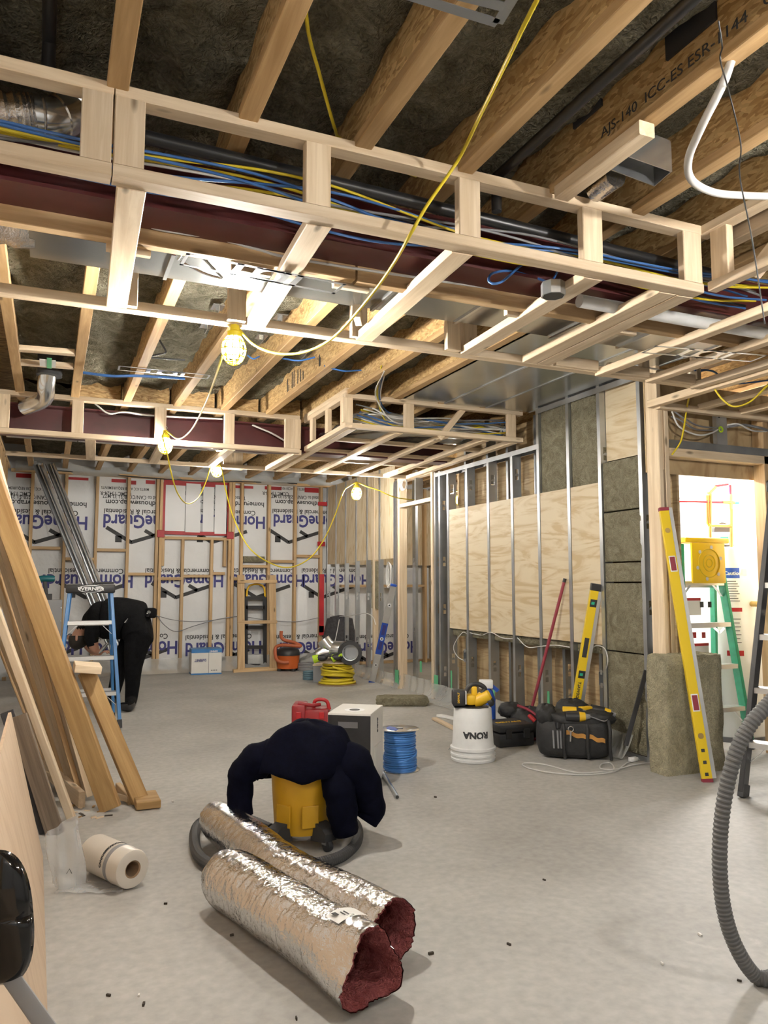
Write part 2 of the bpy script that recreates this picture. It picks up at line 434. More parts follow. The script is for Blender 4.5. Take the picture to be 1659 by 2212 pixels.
# stamped lettering on the web of one joist, dark tar patches on others
jx = JX[5]
text('stamp', 'AJS-140  ICC-ES ESR-1144   CCMC', .050, (jx - .0335, aty(1300, 298, 1).y * 0 + atx(1300, 298, jx - .03).y, ZJ + .052), (0, -1, 0), (0, 0, 1), 'ink_black', ceil, .0, .0006, 'LEFT', 1.15)
def tar(x, y, X, w, h):
    p = atx(x, y, X - .012)
    MB().box(X - .016, X - .006, p.y - w / 2, p.y + w / 2, p.z - h / 2, p.z + h / 2).build('tar_patch', 'tar', ceil)
tar(1045, 195, JX[4], .16, .07); tar(1268, 232, JX[5], .16, .08); tar(1490, 55, JX[5], .2, .1)
R2 = random.Random(5)
for _ in range(9):                                   # black drips of adhesive on the far joist webs
    y = 5.2 + R2.random() * .9
    MB().box(JX[5] - .0085, JX[5] - .005, y, y + .015, 2.80, 2.84 + R2.random() * .1).build('tar_patch', 'tar', ceil)
# rim blocking over the far beam and brackets seen between the joists
for k in range(1, 9):
    board('rim_block', (JX[k] + .034, 6.93, 2.86), (JX[k + 1] - .034, 6.93, 2.86), .22, .012, (0, 0, 1), 'osb', ceil, .001)
for (x, y) in ((470, 664), (605, 685), (565, 728), (445, 704), (775, 700), (655, 760)):
    p = atz(x, y, 2.87); MB().box(p.x - .035, p.x + .035, p.y - .05, p.y + .05, 2.868, 2.874).box(p.x - .003, p.x + .003, p.y - .05, p.y + .05, 2.83, 2.87).build('metal_clip', 'galv_shiny', ceil)

# ---------------------------------------------------------------- back wall: house wrap, wood studs, boarded window
wb = struct(MB().box(-.7, 6.4, 11.0, 11.06, 0, ZT).build('wall_back', 'wrap'))
def bx(px): return aty(px, 1200, YB).x
def bz(py): return aty(300, py, YB).z
def stud_b(px, z0=0, z1=2.66, w=.04): x = bx(px); board('stud', (x, YB + .044, z0), (x, YB + .044, z1), .088, w, (0, 1, 0), 'pine_warm', wb)
for px in (64, 138, 206, 275, 338, 346, 496, 503, 522, 581, 638, 694): stud_b(px)
for px in (352, 486): stud_b(px, bz(1222), bz(1162))
for px in (395, 458): stud_b(px, 0, bz(1162))
def blk(a, b, y, parent=wb): board('blocking', (bx(a), YB + .045, bz(y)), (bx(b), YB + .045, bz(y)), .088, .04, (0, 1, 0), 'pine_warm', parent)
for a, b, y in ((66, 130, 1187), (142, 203, 1209), (209, 272, 1189), (278, 335, 1240), (342, 393, 1250), (398, 456, 1244), (461, 487, 1238), (525, 579, 1221), (584, 636, 1209), (641, 692, 1196), (349, 494, 1160), (505, 520, 1250), (583, 636, 1420)): blk(a, b, y)
board('top_plate', (-.5, YB + .045, 2.68), (6.2, YB + .045, 2.68), .088, .04, (0, 1, 0), 'pine_warm', wb)
for i, y in enumerate((.02,)):
    board('bottom_plate', (-.5, YB + .045, y), (6.2, YB + .045, y), .088, .038, (0, 1, 0), 'pine_warm', wb)
# poly apron along the foot of the wall and below the joists
def apron(u, v): return (-.45 + 4.2 * u, YB - .012 - .02 * math.sin(u * 40 + v * 3) ** 2 - .05 * (1 - v) ** 2, .004 + .20 * v)
MB().grid(apron, 90, 6).build('poly_apron', 'poly', wb, 60)
def apron2(u, v): return (-.45 + 4.3 * u, YB - .02 - .03 * math.sin(u * 33 + v * 2), 2.66 + .13 * v + .02 * math.sin(u * 21))
MB().grid(apron2, 90, 5).build('poly_header', 'poly', wb, 60)
MB().tube(curvy((bx(60), YB - .01, 2.70), (bx(640), YB - .01, 2.69), .03, 20, .012), .008, 6).build('sealant_bead', 'ink_black', wb, 60)
# printed lettering, upside down
YT = 10.997
def wraptext(s, size, pr, py, fit, mat='ink_black', bold=.0):
    p = aty(pr, py, YT)
    text('lettering', s, size, (p.x, YT, p.z), (-1, 0, 0), (0, 0, -1), mat, wb, bold, .0006, 'LEFT', 1, fit)
def chevron(px, py, s=1.0):
    p = aty(px, py, YT); mm = MB(); t = .05 * s
    for q0, q1 in (((-.33, .20), (.0, .0)), ((-.01, .0), (.50, .17)), ((.17, .17), (.29, .10))):
        a, b = V((q0[0] * s, 0, q0[1] * s)), V((q1[0] * s, 0, q1[1] * s)); mm.bar(p + a, p + b, t, .0008, (b - a).cross(V((0, 1, 0))))
    mm.bar(p + V((-.17, 0, .0)) * s, p + V((-.17, 0, .09)) * s, .085 * s, .0008, (1, 0, 0))
    mm.build('printed_roof_mark', 'ink_black', wb)
ROW1, ROW2, ROW3 = (191, 400, 574, 740), (100, 289, 484, 658, 800), (180, 385, 566, 735, 905)
for pr in ROW1:
    wraptext('HomeGuard', .25, pr, 1117, 1.07, 'ink_navy', .006)
    wraptext('Commercial & Residential', .098, pr - 22, 1104, .93, 'ink_black', .0015)
    wraptext('homeguardhousewrap.com', .098, pr - 3, 1086, 1.03, 'ink_black', .002)
    wraptext('Tested to CAN/CGSB-51.32-M77', .075, pr - 43, 1073, .82, 'ink_black', .0008)
    wraptext('CCMC 13424-R', .075, pr - 116, 1064, .40, 'ink_black', .0008)
    wraptext('MEETS ICC AC38 REQUIREMENTS', .052, pr - 78, 1055, .62, 'ink_black', .0006)
    chevron(pr - 116, 1172)
for pr in ROW2:
    wraptext('HomeGuard', .25, pr, 1242, 1.07, 'ink_navy', .006)
    wraptext('Commercial & Residential', .098, pr - 22, 1229, .93, 'ink_black', .0015)
    chevron(pr - 104, 1291)
for pr in ROW3:
    wraptext('HomeGuard', .25, pr, 1385, 1.07, 'ink_navy', .006)
    wraptext('Commercial & Residential', .098, pr - 22, 1369, .93, 'ink_black', .0015)
    chevron(pr - 104, 1432)
def tapeb(x0, x1, y0, y1, yy=YT - .001, mat='tape_red'):
    a, b = aty(x0, y0, yy), aty(x1, y1, yy)
    MB().box(a.x, b.x, yy - .001, yy, b.z, a.z).build('tape', mat, wb)
for t in ((35, 70, 1022, 1033), (145, 191, 1030, 1038), (241, 272, 1034, 1043), (283, 294, 1038, 1047), (315, 335, 1037, 1046), (503, 547, 1048, 1056), (572, 608, 1050, 1059), (658, 692, 1053, 1065)): tapeb(*t)
# boarded-up window with red taped edges
wn = struct(thing('window_1', None, None, (bx(422), YB, 1.9)))
a, b = aty(354, 1042, 10.97), aty(492, 1154, 10.97)
for i, (u0, u1) in enumerate(((0, .325), (.335, .56), (.60, .77), (.785, .985))):
    w = (b.x - a.x)
    sheet('panel', (a.x + w * (u0 + u1) / 2, 10.955 - .006 * (i % 2), b.z + .012 * (i % 3)), (a.x + w * (u0 + u1) / 2, 10.955 - .006 * (i % 2), a.z), w * (u1 - u0), .006, (1, 0, 0), 'white_board', wn)
for q0, q1, wd in (((a.x, 10.95, a.z), (b.x, 10.95, a.z), .07), ((a.x, 10.95, b.z), (b.x, 10.95, b.z), .05)):
    MB().bar(q0, q1, wd, .006, (0, 0, 1)).build('red_tape', 'tape_red', wn)
for xx, wd in ((a.x, .05), (b.x, .06)): MB().bar((xx, 10.949, b.z), (xx, 10.949, a.z), wd, .006, (1, 0, 0)).build('red_tape', 'tape_red', wn)
for xx in (a.x - .03, b.x + .02): MB().cbox((xx, 10.90, b.z - .02), .05, .008, .05, None, .006).build('red_tape', 'tape_red', wn)
def rt(x0, x1, y0, y1, X=XW):
    p = aty((x0 + x1) / 2, (y0 + y1) / 2, YB - .03); q = aty(x1, y1, YB - .03)
    MB().cbox(p, abs(q.x - p.x), .006, abs(q.z - p.z)).build('tape', 'tape_red', wb)
for t in ((690, 699, 1240, 1372), (689, 700, 1352, 1366), (687, 706, 1084, 1093), (686, 702, 1170, 1180)): rt(*t)
# a low nail-board between studs, wool scrap on the blocking
p0, p1 = aty(526, 1214, 10.9), aty(573, 1205, 10.9)
MB().box(p0.x, p1.x, 10.91, 10.99, p0.z, p1.z + .02, None, .01).build('wool_scrap', 'wool', wb, 40)

# ---------------------------------------------------------------- left wall
wl = struct(MB().box(XL - .2, XL - .1, -3.2, 11.0, 0, ZT).build('wall_left', 'wrap'))
for k in range(24):
    y = 1.0 + .406 * k
    board('stud', (XL - .055, y, 0), (XL - .055, y, ZJ), .088, .038, (1, 0, 0), 'pine_warm', wl)
board('top_plate', (XL - .055, -3, ZJ - .02), (XL - .055, 10.9, ZJ - .02), .088, .038, (1, 0, 0), 'pine_warm', wl)

# ---------------------------------------------------------------- right wall: steel studs, plywood panel, wool
wr = struct(MB().box(4.07, 4.09, YD + .1, 7.36, 0, ZJ).build('wall_right', 'plywood_rough'))
XF, XB = XW, XW + .092
SY = [atx(px, 1160, XW).y for px in (969, 1010, 1057, 1109, 1167, 1233, 1302, 1391)]
for i, y in enumerate(SY):
    cstud('steel_stud', (XF, y, 0), 2.40 if i < 4 else ZJ - .005, (1, 0, 0), (0, 1, 0), .092, .036, (.45, 1.05, 1.65, 2.2), wr)
for i in range(len(SY)):
    y = SY[i] - .10 - .05 * (i % 2)
    if i in (6, 7): continue
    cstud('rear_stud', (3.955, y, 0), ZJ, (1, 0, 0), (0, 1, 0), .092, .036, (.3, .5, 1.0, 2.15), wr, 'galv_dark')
for y0, y1, z in ((4.14, 5.46, ZJ - .02), (5.43, 7.36, 2.405)):
    MB().box(XF - .003, XB + .003, y0, y1, z, z + .003).box(XF - .004, XF - .002, y0, y1, z - .04, z + .003).box(XB + .002, XB + .004, y0, y1, z - .04, z + .003).build('top_track', 'galv', wr)
MB().box(XF - .003, XB + .003, 4.14, 7.36, 0, .003).box(XF - .004, XF - .002, 4.14, 7.36, 0, .035).build('bottom_track', 'galv', wr)
for n in range(6):
    ya, yb = SY[n + 1] + .006, SY[n] - .003
    sheet('plywood_panel', (XF + .012, ya, 1.372), (XF + .012, yb, 1.372), 1.222, .014, (0, 0, 1), 'plywood', wr)
def wool_panel(name, y0, y1, z0, z1, x0, th, mat, parent, seed=0):
    rr = random.Random(seed)
    ny, nz = max(3, int((y1 - y0) / .05)), max(3, int((z1 - z0) / .05)); mm = MB()
    hs = {}
    def fn(u, v):
        e = min(u, 1 - u, v, 1 - v)
        d = 0 if e < 1e-6 else .012 * rr.uniform(-1, 1) + .01 * math.sin(v * 9 + seed) + .008 * math.sin(u * 11 + seed * 2)
        return (x0 - (0.0 if e < 1e-6 else .012) - d, y0 + (y1 - y0) * u, z0 + (z1 - z0) * v)
    mm.grid(fn, ny, nz)
    mm.box(x0 + .001, x0 + th, y0, y1, z0, z1)
    return mm.build(name, mat, parent, 70)
for n, (a_, b_, z0, z1) in enumerate(((SY[5], SY[4], 1.6, 2.72), (SY[6], SY[5], 1.6, 2.72))):
    wool_panel('insulation_batt', a_ + .005, b_ - .005, 1.985, 2.70, XF + .025, .05, 'wool', wr, n + 1)
zz = [2.13, atx(1345, 1102, XF).z, atx(1345, 1214, XF).z, atx(1345, 1258, XF).z, atx(1345, 1409, XF).z, .03]
for n in range(5):
    wool_panel('insulation_batt', SY[7] + .005, SY[6] - .005, zz[n + 1] + .006, zz[n] - .006, XF + .012, .075, 'wool', wr, n + 5)
for n in range(6):
    if SY[n] - SY[n + 1] > .1: wool_panel('insulation_strip', SY[n + 1] + .04, SY[n] - .005, .69, .755, XF + .04, .03, 'wool', wr, n + 20)
sheet('plywood_panel', (XF + .06, SY[7] + .04, 2.43), (XF + .06, SY[6] - .004, 2.43), .58, .012, (0, 0, 1), 'plywood', wr)
board('corner_post', (XW + .018, 4.09, 0), (XW + .018, 4.09, ZJ), .115, .036, (0, 1, 0), 'pine', wr)
board('corner_post', (XW + .021, 4.045, 0), (XW + .021, 4.045, 2.42), .036, .03, (1, 0, 0), 'pine', wr)
board('corner_block', (XW + .055, 4.06, 2.0), (XW + .055, 4.06, 2.43), .03, .03, (1, 0, 0), 'pine', wr)
board('corner_block', (XW + .055, 4.06, .75), (XW + .055, 4.06, 1.15), .03, .03, (1, 0, 0), 'pine', wr)
cstud('steel_stud', (XW + .068, YD - .012, 0), 2.42, (0, 1, 0), (1, 0, 0), .092, .022, (), wr, 'galv_dark')
MB().box(XW + .042, XW + .066, 4.08, 4.14, 0, 2.4).build('gap_shade', 'ink_black', wr)  # black strip stands in for the shade inside the corner gap
def ebox(px, py):
    p = atx(px, py, XW + .03); mm = MB(); g = .002
    mm.box(p.x - .03, p.x + .03, p.y - .028, p.y + .028, p.z - .05, p.z - .05 + g).box(p.x - .03, p.x + .03, p.y - .028, p.y + .028, p.z + .05 - g, p.z + .05)
    mm.box(p.x - .03, p.x + .03, p.y - .028, p.y - .028 + g, p.z - .05, p.z + .05).box(p.x - .03, p.x + .03, p.y + .028 - g, p.y + .028, p.z - .05, p.z + .05).box(p.x + .028, p.x + .03, p.y - .028, p.y + .028, p.z - .05, p.z + .05)
    mm.box(p.x - .03, p.x - .028, p.y - .012, p.y + .012, p.z - .065, p.z - .03).box(p.x - .03, p.x - .028, p.y - .012, p.y + .012, p.z + .03, p.z + .065)
    mm.build('electrical_box', 'galv', wr)
ebox(1010, 1416); ebox(1306, 1466)
def wallcable(pts, X, r=.0045, mat='white_cable', parent=wr, name='cable'):
    MB().tube(spline([atx(x, y, X + dx) for x, y, dx in pts], 6), r, 6).build(name, mat, parent, 60)
wallcable([(1012, 1372, .05), (1000, 1366, .0), (985, 1385, -.02), (980, 1402, -.02), (990, 1420, 0), (1005, 1428, .02)], XW - .005)
wallcable([(1012, 1366, .03), (1040, 1372, .03), (1060, 1366, .0), (1085, 1378, -.01), (1112, 1380, .02)], XW - .01)
wallcable([(1118, 1378, .02), (1140, 1398, -.02), (1170, 1396, 0), (1200, 1394, 0), (1230, 1398, 0)], XW - .01)
wallcable([(1268, 1418, .02), (1285, 1396, 0), (1305, 1400, -.01), (1313, 1425, -.01), (1308, 1450, .02)], XW - .01)
cstud('end_stud', (XF, 7.37, 0), 2.42, (1, 0, 0), (0, 1, 0), .092, .036, (.3, .95, 1.45, 2.05), wr)
cstud('end_stud', (XF, 7.26, 0), 2.42, (1, 0, 0), (0, 1, 0), .092, .036, (.3, .95, 1.45, 2.05), wr)

# ---------------------------------------------------------------- partition further back and its wood-framed opening
wp = struct(thing('wall_partition', None, None, (XW, 8.4, 0)))
SP2 = [atx(px, 1280, XW).y for px in (706, 725, 746, 769, 793, 820)]
for y in SP2: cstud('steel_stud', (XW, y, 0), 2.66, (1, 0, 0), (0, 1, 0), .055, .036, (.45, 1.05, 2.1), wp)
for y in (8.42, 8.37): cstud('steel_stud', (XW - .01, y, 0), 2.44, (1, 0, 0), (0, 1, 0), .092, .036, (.45, 1.05, 1.7), wp)
y = atx(806, 1280, XW).y
board('stud', (XW + .046, y, 0), (XW + .046, y, 2.66), .09, .05, (1, 0, 0), 'pine', wp)
YE = [10.9] + SP2 + [8.47]
for n in range(len(YE) - 1):
    y1, y0 = YE[n] - .004, YE[n + 1] + .008
    sheet('plywood_panel', (XW + .016, (y0 + y1) / 2, 1.50 + .02 * (n > 3)), (XW + .016, (y0 + y1) / 2, 2.66), y1 - y0, .012, (0, 1, 0), 'plywood', wp)
board('door_post', (XW + .03, 8.285, 0), (XW + .03, 8.285, 2.46), .10, .055, (1, 0, 0), 'pine', wp)
board('door_post', (XW + .03, 7.43, 0), (XW + .03, 7.43, 2.46), .09, .05, (1, 0, 0), 'pine', wp)
board('header', (XW + .03, 7.455, 2.135), (XW + .03, 8.255, 2.135), .09, .045, (1, 0, 0), 'pine', wp)
board('header', (XW + .03, 7.41, 2.445), (XW + .03, 8.33, 2.445), .09, .045, (1, 0, 0), 'pine', wp)
cstud('cripple_stud', (XW, 7.85, 2.16), .26, (1, 0, 0), (0, 1, 0), .092, .036, (), wp)
board('bottom_plate', (XW + .046, 8.33, .02), (XW + .046, 10.9, .02), .09, .038, (1, 0, 0), 'pine', wp)
board('wool_backing', (XW + .04, 9.0, 1.2), (XW + .04, 9.2, 1.2), .6, .05, (0, 0, 1), 'wool', wp)
def apron3(u, v): return (XW - .015 - .05 * (1 - v) ** 3 - .012 * math.sin(u * 50), 8.24 + 2.6 * u, .004 + .15 * v)
MB().grid(apron3, 60, 6).build('poly_apron', 'poly', wp, 60)
def apron4(u, v): return (XW + .02 - .02 * (1 - v) ** 3 - .01 * math.sin(u * 30), 7.44 + .82 * u, .004 + .17 * v)
MB().grid(apron4, 30, 6).build('poly_apron', 'poly', wp, 60)
for px, py, w, h in ((857, 1462, .10, .16), (942, 1475, .09, .16), (909, 1440, .05, .12), (975, 1470, .03, .2), (1067, 1500, .03, .16), (1185, 1520, .03, .2)):
    p = atx(px, py, XW - .035 if px < 900 else XW - .012)
    MB().cbox(p, .0012, w / 2, h / 2).build('tape', 'tape_green', wp)
# room seen through that opening
ws = struct(MB().box(5.55, 5.6, 7.36, 11.0, 0, ZJ).build('wall_side_room', 'plywood'))
sheet('plywood_panel', (4.72, 10.905, 1.50), (4.72, 10.905, 2.70), 1.65, .012, (1, 0, 0), 'plywood', ws)
for px in (872, 920): x = aty(px, 1200, 10.8).x; board('stud', (x, 10.85, 0), (x, 10.85, 2.7), .088, .04, (0, 1, 0), 'pine_warm', ws)
cstud('steel_stud', (4.35, 9.0, 0), 2.7, (0, 1, 0), (1, 0, 0), .092, .036, (.6, 1.5), ws)
board('blocking', (4.0, 10.86, 1.18), (5.4, 10.86, 1.18), .088, .04, (0, 1, 0), 'pine_warm', ws)

# ---------------------------------------------------------------- doorway wall to the utility room
wd = struct(thing('wall_doorway', None, None, (XW + .1, YD, 0)))
XJ0, XJ1 = aty(1449, 1200, YD).x, aty(1655, 1200, YD).x
board('jamb', (XJ0 - .019, YD + .03, 0), (XJ0 - .019, YD + .03, 2.44), .10, .038, (0, 1, 0), 'pine', wd)
board('jamb', (XJ1 + .025, YD + .03, 0), (XJ1 + .025, YD + .03, 2.44), .10, .05, (0, 1, 0), 'pine_warm', wd)
board('header', (XJ0, YD + .03, 2.125), (6.4, YD + .03, 2.125), .10, .06, (0, 1, 0), 'pine', wd)
MB().box(XJ0, 6.4, YD - .02, YD + .08, 2.155, 2.158).box(XJ0, 6.4, YD - .022, YD - .02, 2.155, 2.21).build('header_track', 'galv_dark', wd)
sheet('plywood_panel', (XJ0 - .1, YD + .10, 2.32), (6.4, YD + .10, 2.32), .66, .012, (0, 0, 1), 'plywood_rough', wd)
xs = aty(1545, 920, YD).x
hs = cstud('header_stud', (xs, YD - .012, 2.20), .27, (1, 0, 0), (0, 1, 0), .10, .036, (), wd)
p = aty(1556, 928, YD - .02); MB().lathe([(.012, 0), (.022, 0), (.024, .006), (.012, .006)], M.Translation(p) @ M.Rotation(math.pi / 2, 4, 'X'), 16, False).build('grommet', 'neon', wd, 40)
q = aty(1553, 900, YD - .014); MB().lathe([(.010, 0), (.0101, .002)], M.Translation(q) @ M.Rotation(math.pi / 2, 4, 'X'), 12).build('knockout', 'ink_black', wd)
def dc(pts, mat, r=.006): MB().tube(spline([aty(x, y, YD - .015 - d) for x, y, d in pts], 6), r, 6).build('cable', mat, wd, 60)
dc([(1450, 884, 0), (1462, 915, .02), (1480, 930, .03), (1510, 940, .04), (1535, 936, .03), (1555, 926, 0)], 'white_cable')
dc([(1452, 886, 0), (1480, 905, .02), (1510, 920, .02), (1555, 925, 0)], 'grey_cable')
dc([(1450, 900, 0), (1470, 908, .02), (1505, 928, .03), (1555, 928, 0)], 'grey_cable')
dc([(1572, 918, 0), (1595, 916, .03), (1625, 930, .03), (1656, 932, 0)], 'white_cable')
dc([(1572, 922, 0), (1605, 918, .02), (1640, 924, .03), (1658, 930, 0)], 'grey_cable', .010)
sheet('wall_panel', ((XJ1 + .05 + 6.4) / 2, YD + .06, 0), ((XJ1 + .05 + 6.4) / 2, YD + .06, 2.1), 6.4 - XJ1 - .06, .02, (1, 0, 0), 'plywood', wd)
# utility room shell
struct(MB().box(4.09, 6.6, 6.0, 6.06, 0, ZJ).build('wall_utility_back', 'drywall_white'))
struct(MB().box(6.0, 6.06, YD + .12, 6.0, 0, ZJ).build('wall_utility_side', 'drywall_white'))
struct(MB().box(4.095, 4.11, YD + .16, 6.0, 0, ZJ).build('wall_utility_left', 'drywall_white'))
# loose cables along the back wall and the partition
MB().tube(spline([aty(x, y, YB - .02) for x, y in ((338, 1328), (355, 1350), (380, 1364), (420, 1352), (470, 1338), (520, 1332), (580, 1340), (640, 1343), (690, 1334))], 6), .006, 6).build('cable', 'grey_cable', wb, 60)
MB().tube(spline([aty(x, y, YB - .025) for x, y in ((338, 1330), (380, 1340), (440, 1342), (520, 1330))], 6), .005, 6).build('cable', 'grey_cable', wb, 60)
for k in range(3):
    c = atx(843, 1242, XW - .03); MB().tube([c + V((-.012 * k, (.055 + .008 * k) * math.cos(a), (.13 + .012 * k) * math.sin(a))) for a in [2 * math.pi * j / 24 for j in range(24)]], .005, 6, True, True).build('cable_coil', 'white_cable', wp, 60)
    c = atx(874, 1046, XW - .0); MB().tube([c + V((-.01 * k, (.07 + .01 * k) * math.cos(a), (.06 + .008 * k) * math.sin(a))) for a in [2 * math.pi * j / 24 for j in range(24)]], .005, 6, True, True).build('cable_coil', 'white_cable', wp, 60)
MB().tube(spline([atx(x, y, XW - .02) for x, y in ((705, 1326), (735, 1332), (768, 1328), (790, 1325), (805, 1332), (812, 1350))], 6), .005, 6).build('cable', 'white_cable', wp, 60)
# ================================================================ dropped framing and steel beams
def BD(n, p0, p1, w, t, wd, par, mat='pine'): return board(n, p0, p1, w, t, wd, mat, par)
YF = 2.37
s1 = thing('soffit_frame', 'pale new lumber bulkhead frame crossing overhead nearest the camera', 'soffit frame', (1.2, YF, 2.45))
ZB = 2.452                                        # underside of the front bulkhead
def plate(n, x0, x1, y, z, par, d=.066, h=.04, mat='pine'): return BD(n, (x0, y + d / 2, z), (x1, y + d / 2, z), d, h, (0, 1, 0), par, mat)
for z in (ZJ, ZB + .02):
    plate('plate', -.9, .128, YF, z, s1); plate('plate', .132, 2.515, YF, z, s1)
BL = [(.037, .126), (.132, .222), (.742, .832), (1.33, 1.42), (1.888, 1.984), (2.41, 2.512)]
for x0, x1 in BL: BD('upright', ((x0 + x1) / 2, YF + .02, ZB + .04), ((x0 + x1) / 2, YF + .02, ZJ - .02), x1 - x0, .038, (1, 0, 0), s1)
YR = 3.56
plate('rear_plate', -.9, 3.70, YR, 2.475, s1, .06, .045)
for x0, x1, dx, tw in ((.148, .237, .04, 0), (.765, .86, .06, 0), (1.335, 1.42, .055, 0), (1.94, 2.03, .055, 0), (2.33, 2.42, .06, 0), (2.425, 2.515, .06, 0)):
    xm = (x0 + x1) / 2
    BD('cross_piece', (xm, YF + .066, ZB + .016), (xm + dx, YR - .001, ZB + .022), .089, .038, (1, 0, 0), s1)
for px, y0 in ((275, 618), (507, 680), (768, 715), (970, 740), (1005, 742)):          # hangers from the joists to the rear plate
    p = aty(px, y0, YR + .02); BD('hanger', (p.x, YR - .02, 2.46), (p.x, YR - .02, ZJ + .03), .085, .036, (1, 0, 0), s1)
p = aty(780, 690, 3.3); BD('short_block', (p.x - .03, 3.28, 2.50), (p.x + .03, 3.40, 2.50), .06, .035, (0, 0, 1), s1)
# right-hand part of the dropped framing, running towards the camera
s2 = thing('ceiling_drop_frame', 'grid of parallel lumber strips dropped below joists at upper right', 'ceiling frame', (3.1, 3.0, 2.45))
BD('edge_plate', (2.54, YF - .02, ZB + .02), (2.54, .6, ZB + .02), .05, .04, (1, 0, 0), s2)
BD('edge_plate', (2.545, YF + .03, ZJ), (2.545, .6, ZJ), .066, .04, (1, 0, 0), s2)
BD('upright', (2.55, YF - .07, ZB + .04), (2.55, YF - .07, ZJ - .02), .09, .038, (0, 1, 0), s2)
BD('upright', (2.55, 1.55, ZB + .04), (2.55, 1.55, ZJ - .02), .09, .038, (0, 1, 0), s2)
BD('brace', (2.60, YF - .18, ZB + .03), (2.60, YF - .55, ZJ), .06, .036, (0, 0, 1), s2)
BD('top_beam', (2.66, YF + .02, ZJ + .02), (2.66, .5, ZJ + .02), .14, .06, (0, 0, 1), s2)
for x in (2.94, 3.32, 3.68): BD('strip', (x, YR + .02, ZB + .005), (x, .7, ZB + .005), .062, .04, (1, 0, 0), s2)
for x0, x1 in ((2.60, 2.90), (2.98, 3.28), (3.36, 3.65)): BD('spacer', (x0, YR - .012, ZB + .035), (x1, YR - .012, ZB + .035), .06, .03, (0, 0, 1), s2)
BD('wall_strip', (3.76, YD + .0, ZB - .005), (3.76, .7, ZB - .005), .06, .05, (1, 0, 0), s2)
BD('wall_strip', (3.78, YD - .045, ZB - .02), (6.3, YD - .045, ZB - .02), .05, .045, (0, 1, 0), s2)
for x in (4.16, 4.56): BD('strip', (x, YD - .06, ZB - .0), (x, .9, ZB - .0), .062, .04, (1, 0, 0), s2)
BD('hanger', (3.74, 3.62, ZB), (3.74, 3.62, ZJ), .06, .036, (0, 1, 0), s2)
BD('hanger', (3.30, 3.60, ZB), (3.30, 3.60, ZJ), .06, .036, (1, 0, 0), s2)
BD('joist_block', atz(1310, 345, 2.70) + V((0, .26, 0)), atz(1310, 345, 2.70) - V((0, .20, 0)), .064, .05, (1, 0, 0), s2)

# steel beams
def beam(y, z0, z1, label, x1=5.2, cat='beam'):
    t = thing('steel_beam', label, cat, (1.5, y, z0))
    MB().box(-.7, x1, y - .09, y + .09, z0, z0 + .014).build('bottom_flange', 'beam_red', t)
    MB().box(-.7, x1, y - .09, y + .09, z1 - .014, z1).build('top_flange', 'beam_red', t)
    MB().box(-.7, x1, y - .005, y + .005, z0 + .014, z1 - .014).build('web', 'beam_red', t)
    return t
beam(2.79, 2.535, 2.728, 'dark red steel beam behind the nearest bulkhead frame')
nb = tag(thing('nailer', None, None, (1, 2.93, 2.5)), 'warm pine nailer boards bolted along the front red beam', 'lumber')
BD('board', (-.7, 2.905, 2.525), (1.12, 2.905, 2.525), .10, .05, (0, 0, 1), nb, 'pine_warm'); BD('board', (1.13, 2.905, 2.52), (4.0, 2.905, 2.52), .10, .05, (0, 0, 1), nb, 'pine_warm')
for x in (.15, .62, 1.05, 1.9, 2.5): BD('cleat', (x, 2.96, 2.49), (x + .16, 2.96, 2.49), .06, .03, (0, 0, 1), nb)

# far bulkhead with its boxed right half
YG = 6.65
s3 = thing('soffit_frame', 'far bulkhead frame with open boxed end beside the right wall', 'soffit frame', (1.5, YG, 2.43))
ZG = 2.40
plate('plate', -.42, 2.05, YG, ZJ - .005, s3); plate('plate', -.42, 2.05, YG, ZG + .02, s3)
for x0, x1 in ((.12, .21), (.77, .866), (1.36, 1.45), (1.91, 2.0), (2.0, 2.06)): BD('upright', ((x0 + x1) / 2, YG + .02, ZG + .04), ((x0 + x1) / 2, YG + .02, ZJ - .02), x1 - x0, .038, (1, 0, 0), s3)
BD('upright', (-.38, YG + .02, ZG + .04), (-.38, YG + .02, ZJ - .02), .09, .038, (1, 0, 0), s3)
YN, ZN, XN = 5.66, 2.46, 2.12                    # boxed part: near face, underside, left face
plate('plate', XN, XW - .005, YN, ZJ - .01, s3, .06); plate('plate', XN, XW - .005, YN, ZN + .02, s3, .06)
BD('plate', (XN + .03, YN, ZJ - .01), (XN + .03, YG + .1, ZJ - .01), .06, .04, (1, 0, 0), s3); BD('plate', (XN + .03, YN, ZN + .02), (XN + .03, YG + .1, ZN - .0), .06, .04, (1, 0, 0), s3)
BD('plate', (XN + .03, YN, ZJ + .03), (XN + .03, YG + .1, ZJ + .03), .06, .04, (1, 0, 0), s3)
for px in (752, 873 + 12, 1106):
    x = aty(px, 900, YN).x; BD('upright', (x, YN + .02, ZN + .04), (x, YN + .02, ZJ - .03), .085, .038, (1, 0, 0), s3)
for y in (5.75, 6.13, 6.55): BD('upright', (XN + .02, y, ZN + .04), (XN + .02, y, ZJ - .03), .08, .036, (0, 1, 0), s3)
p0, p1 = aty(950, 945, YN + .03), aty(1000, 885, YN + .05); BD('brace', p0, p1, .05, .03, (0, 0, 1), s3)
YH = 7.98
plate('rear_plate', -.42, XW - .02, YH, ZG + .045, s3, .05, .04)
for x in (.27, .86): BD('cross_piece', (x, YG + .066, ZG + .016), (x + .06, YH - .001, ZG + .045), .085, .038, (1, 0, 0), s3)
for x in (1.44, 2.05): BD('cross_piece', (x, YG + .066, ZG + .016), (x + .06, YH - .001, ZG + .045), .07, .045, (1, 0, 0), s3)
for x in (2.20, 2.62, 3.05, 3.45, 3.74): BD('strip', (x, YN + .06, ZN + .015), (x + .03, YH - .001, ZG + .04), .065, .04, (1, 0, 0), s3)
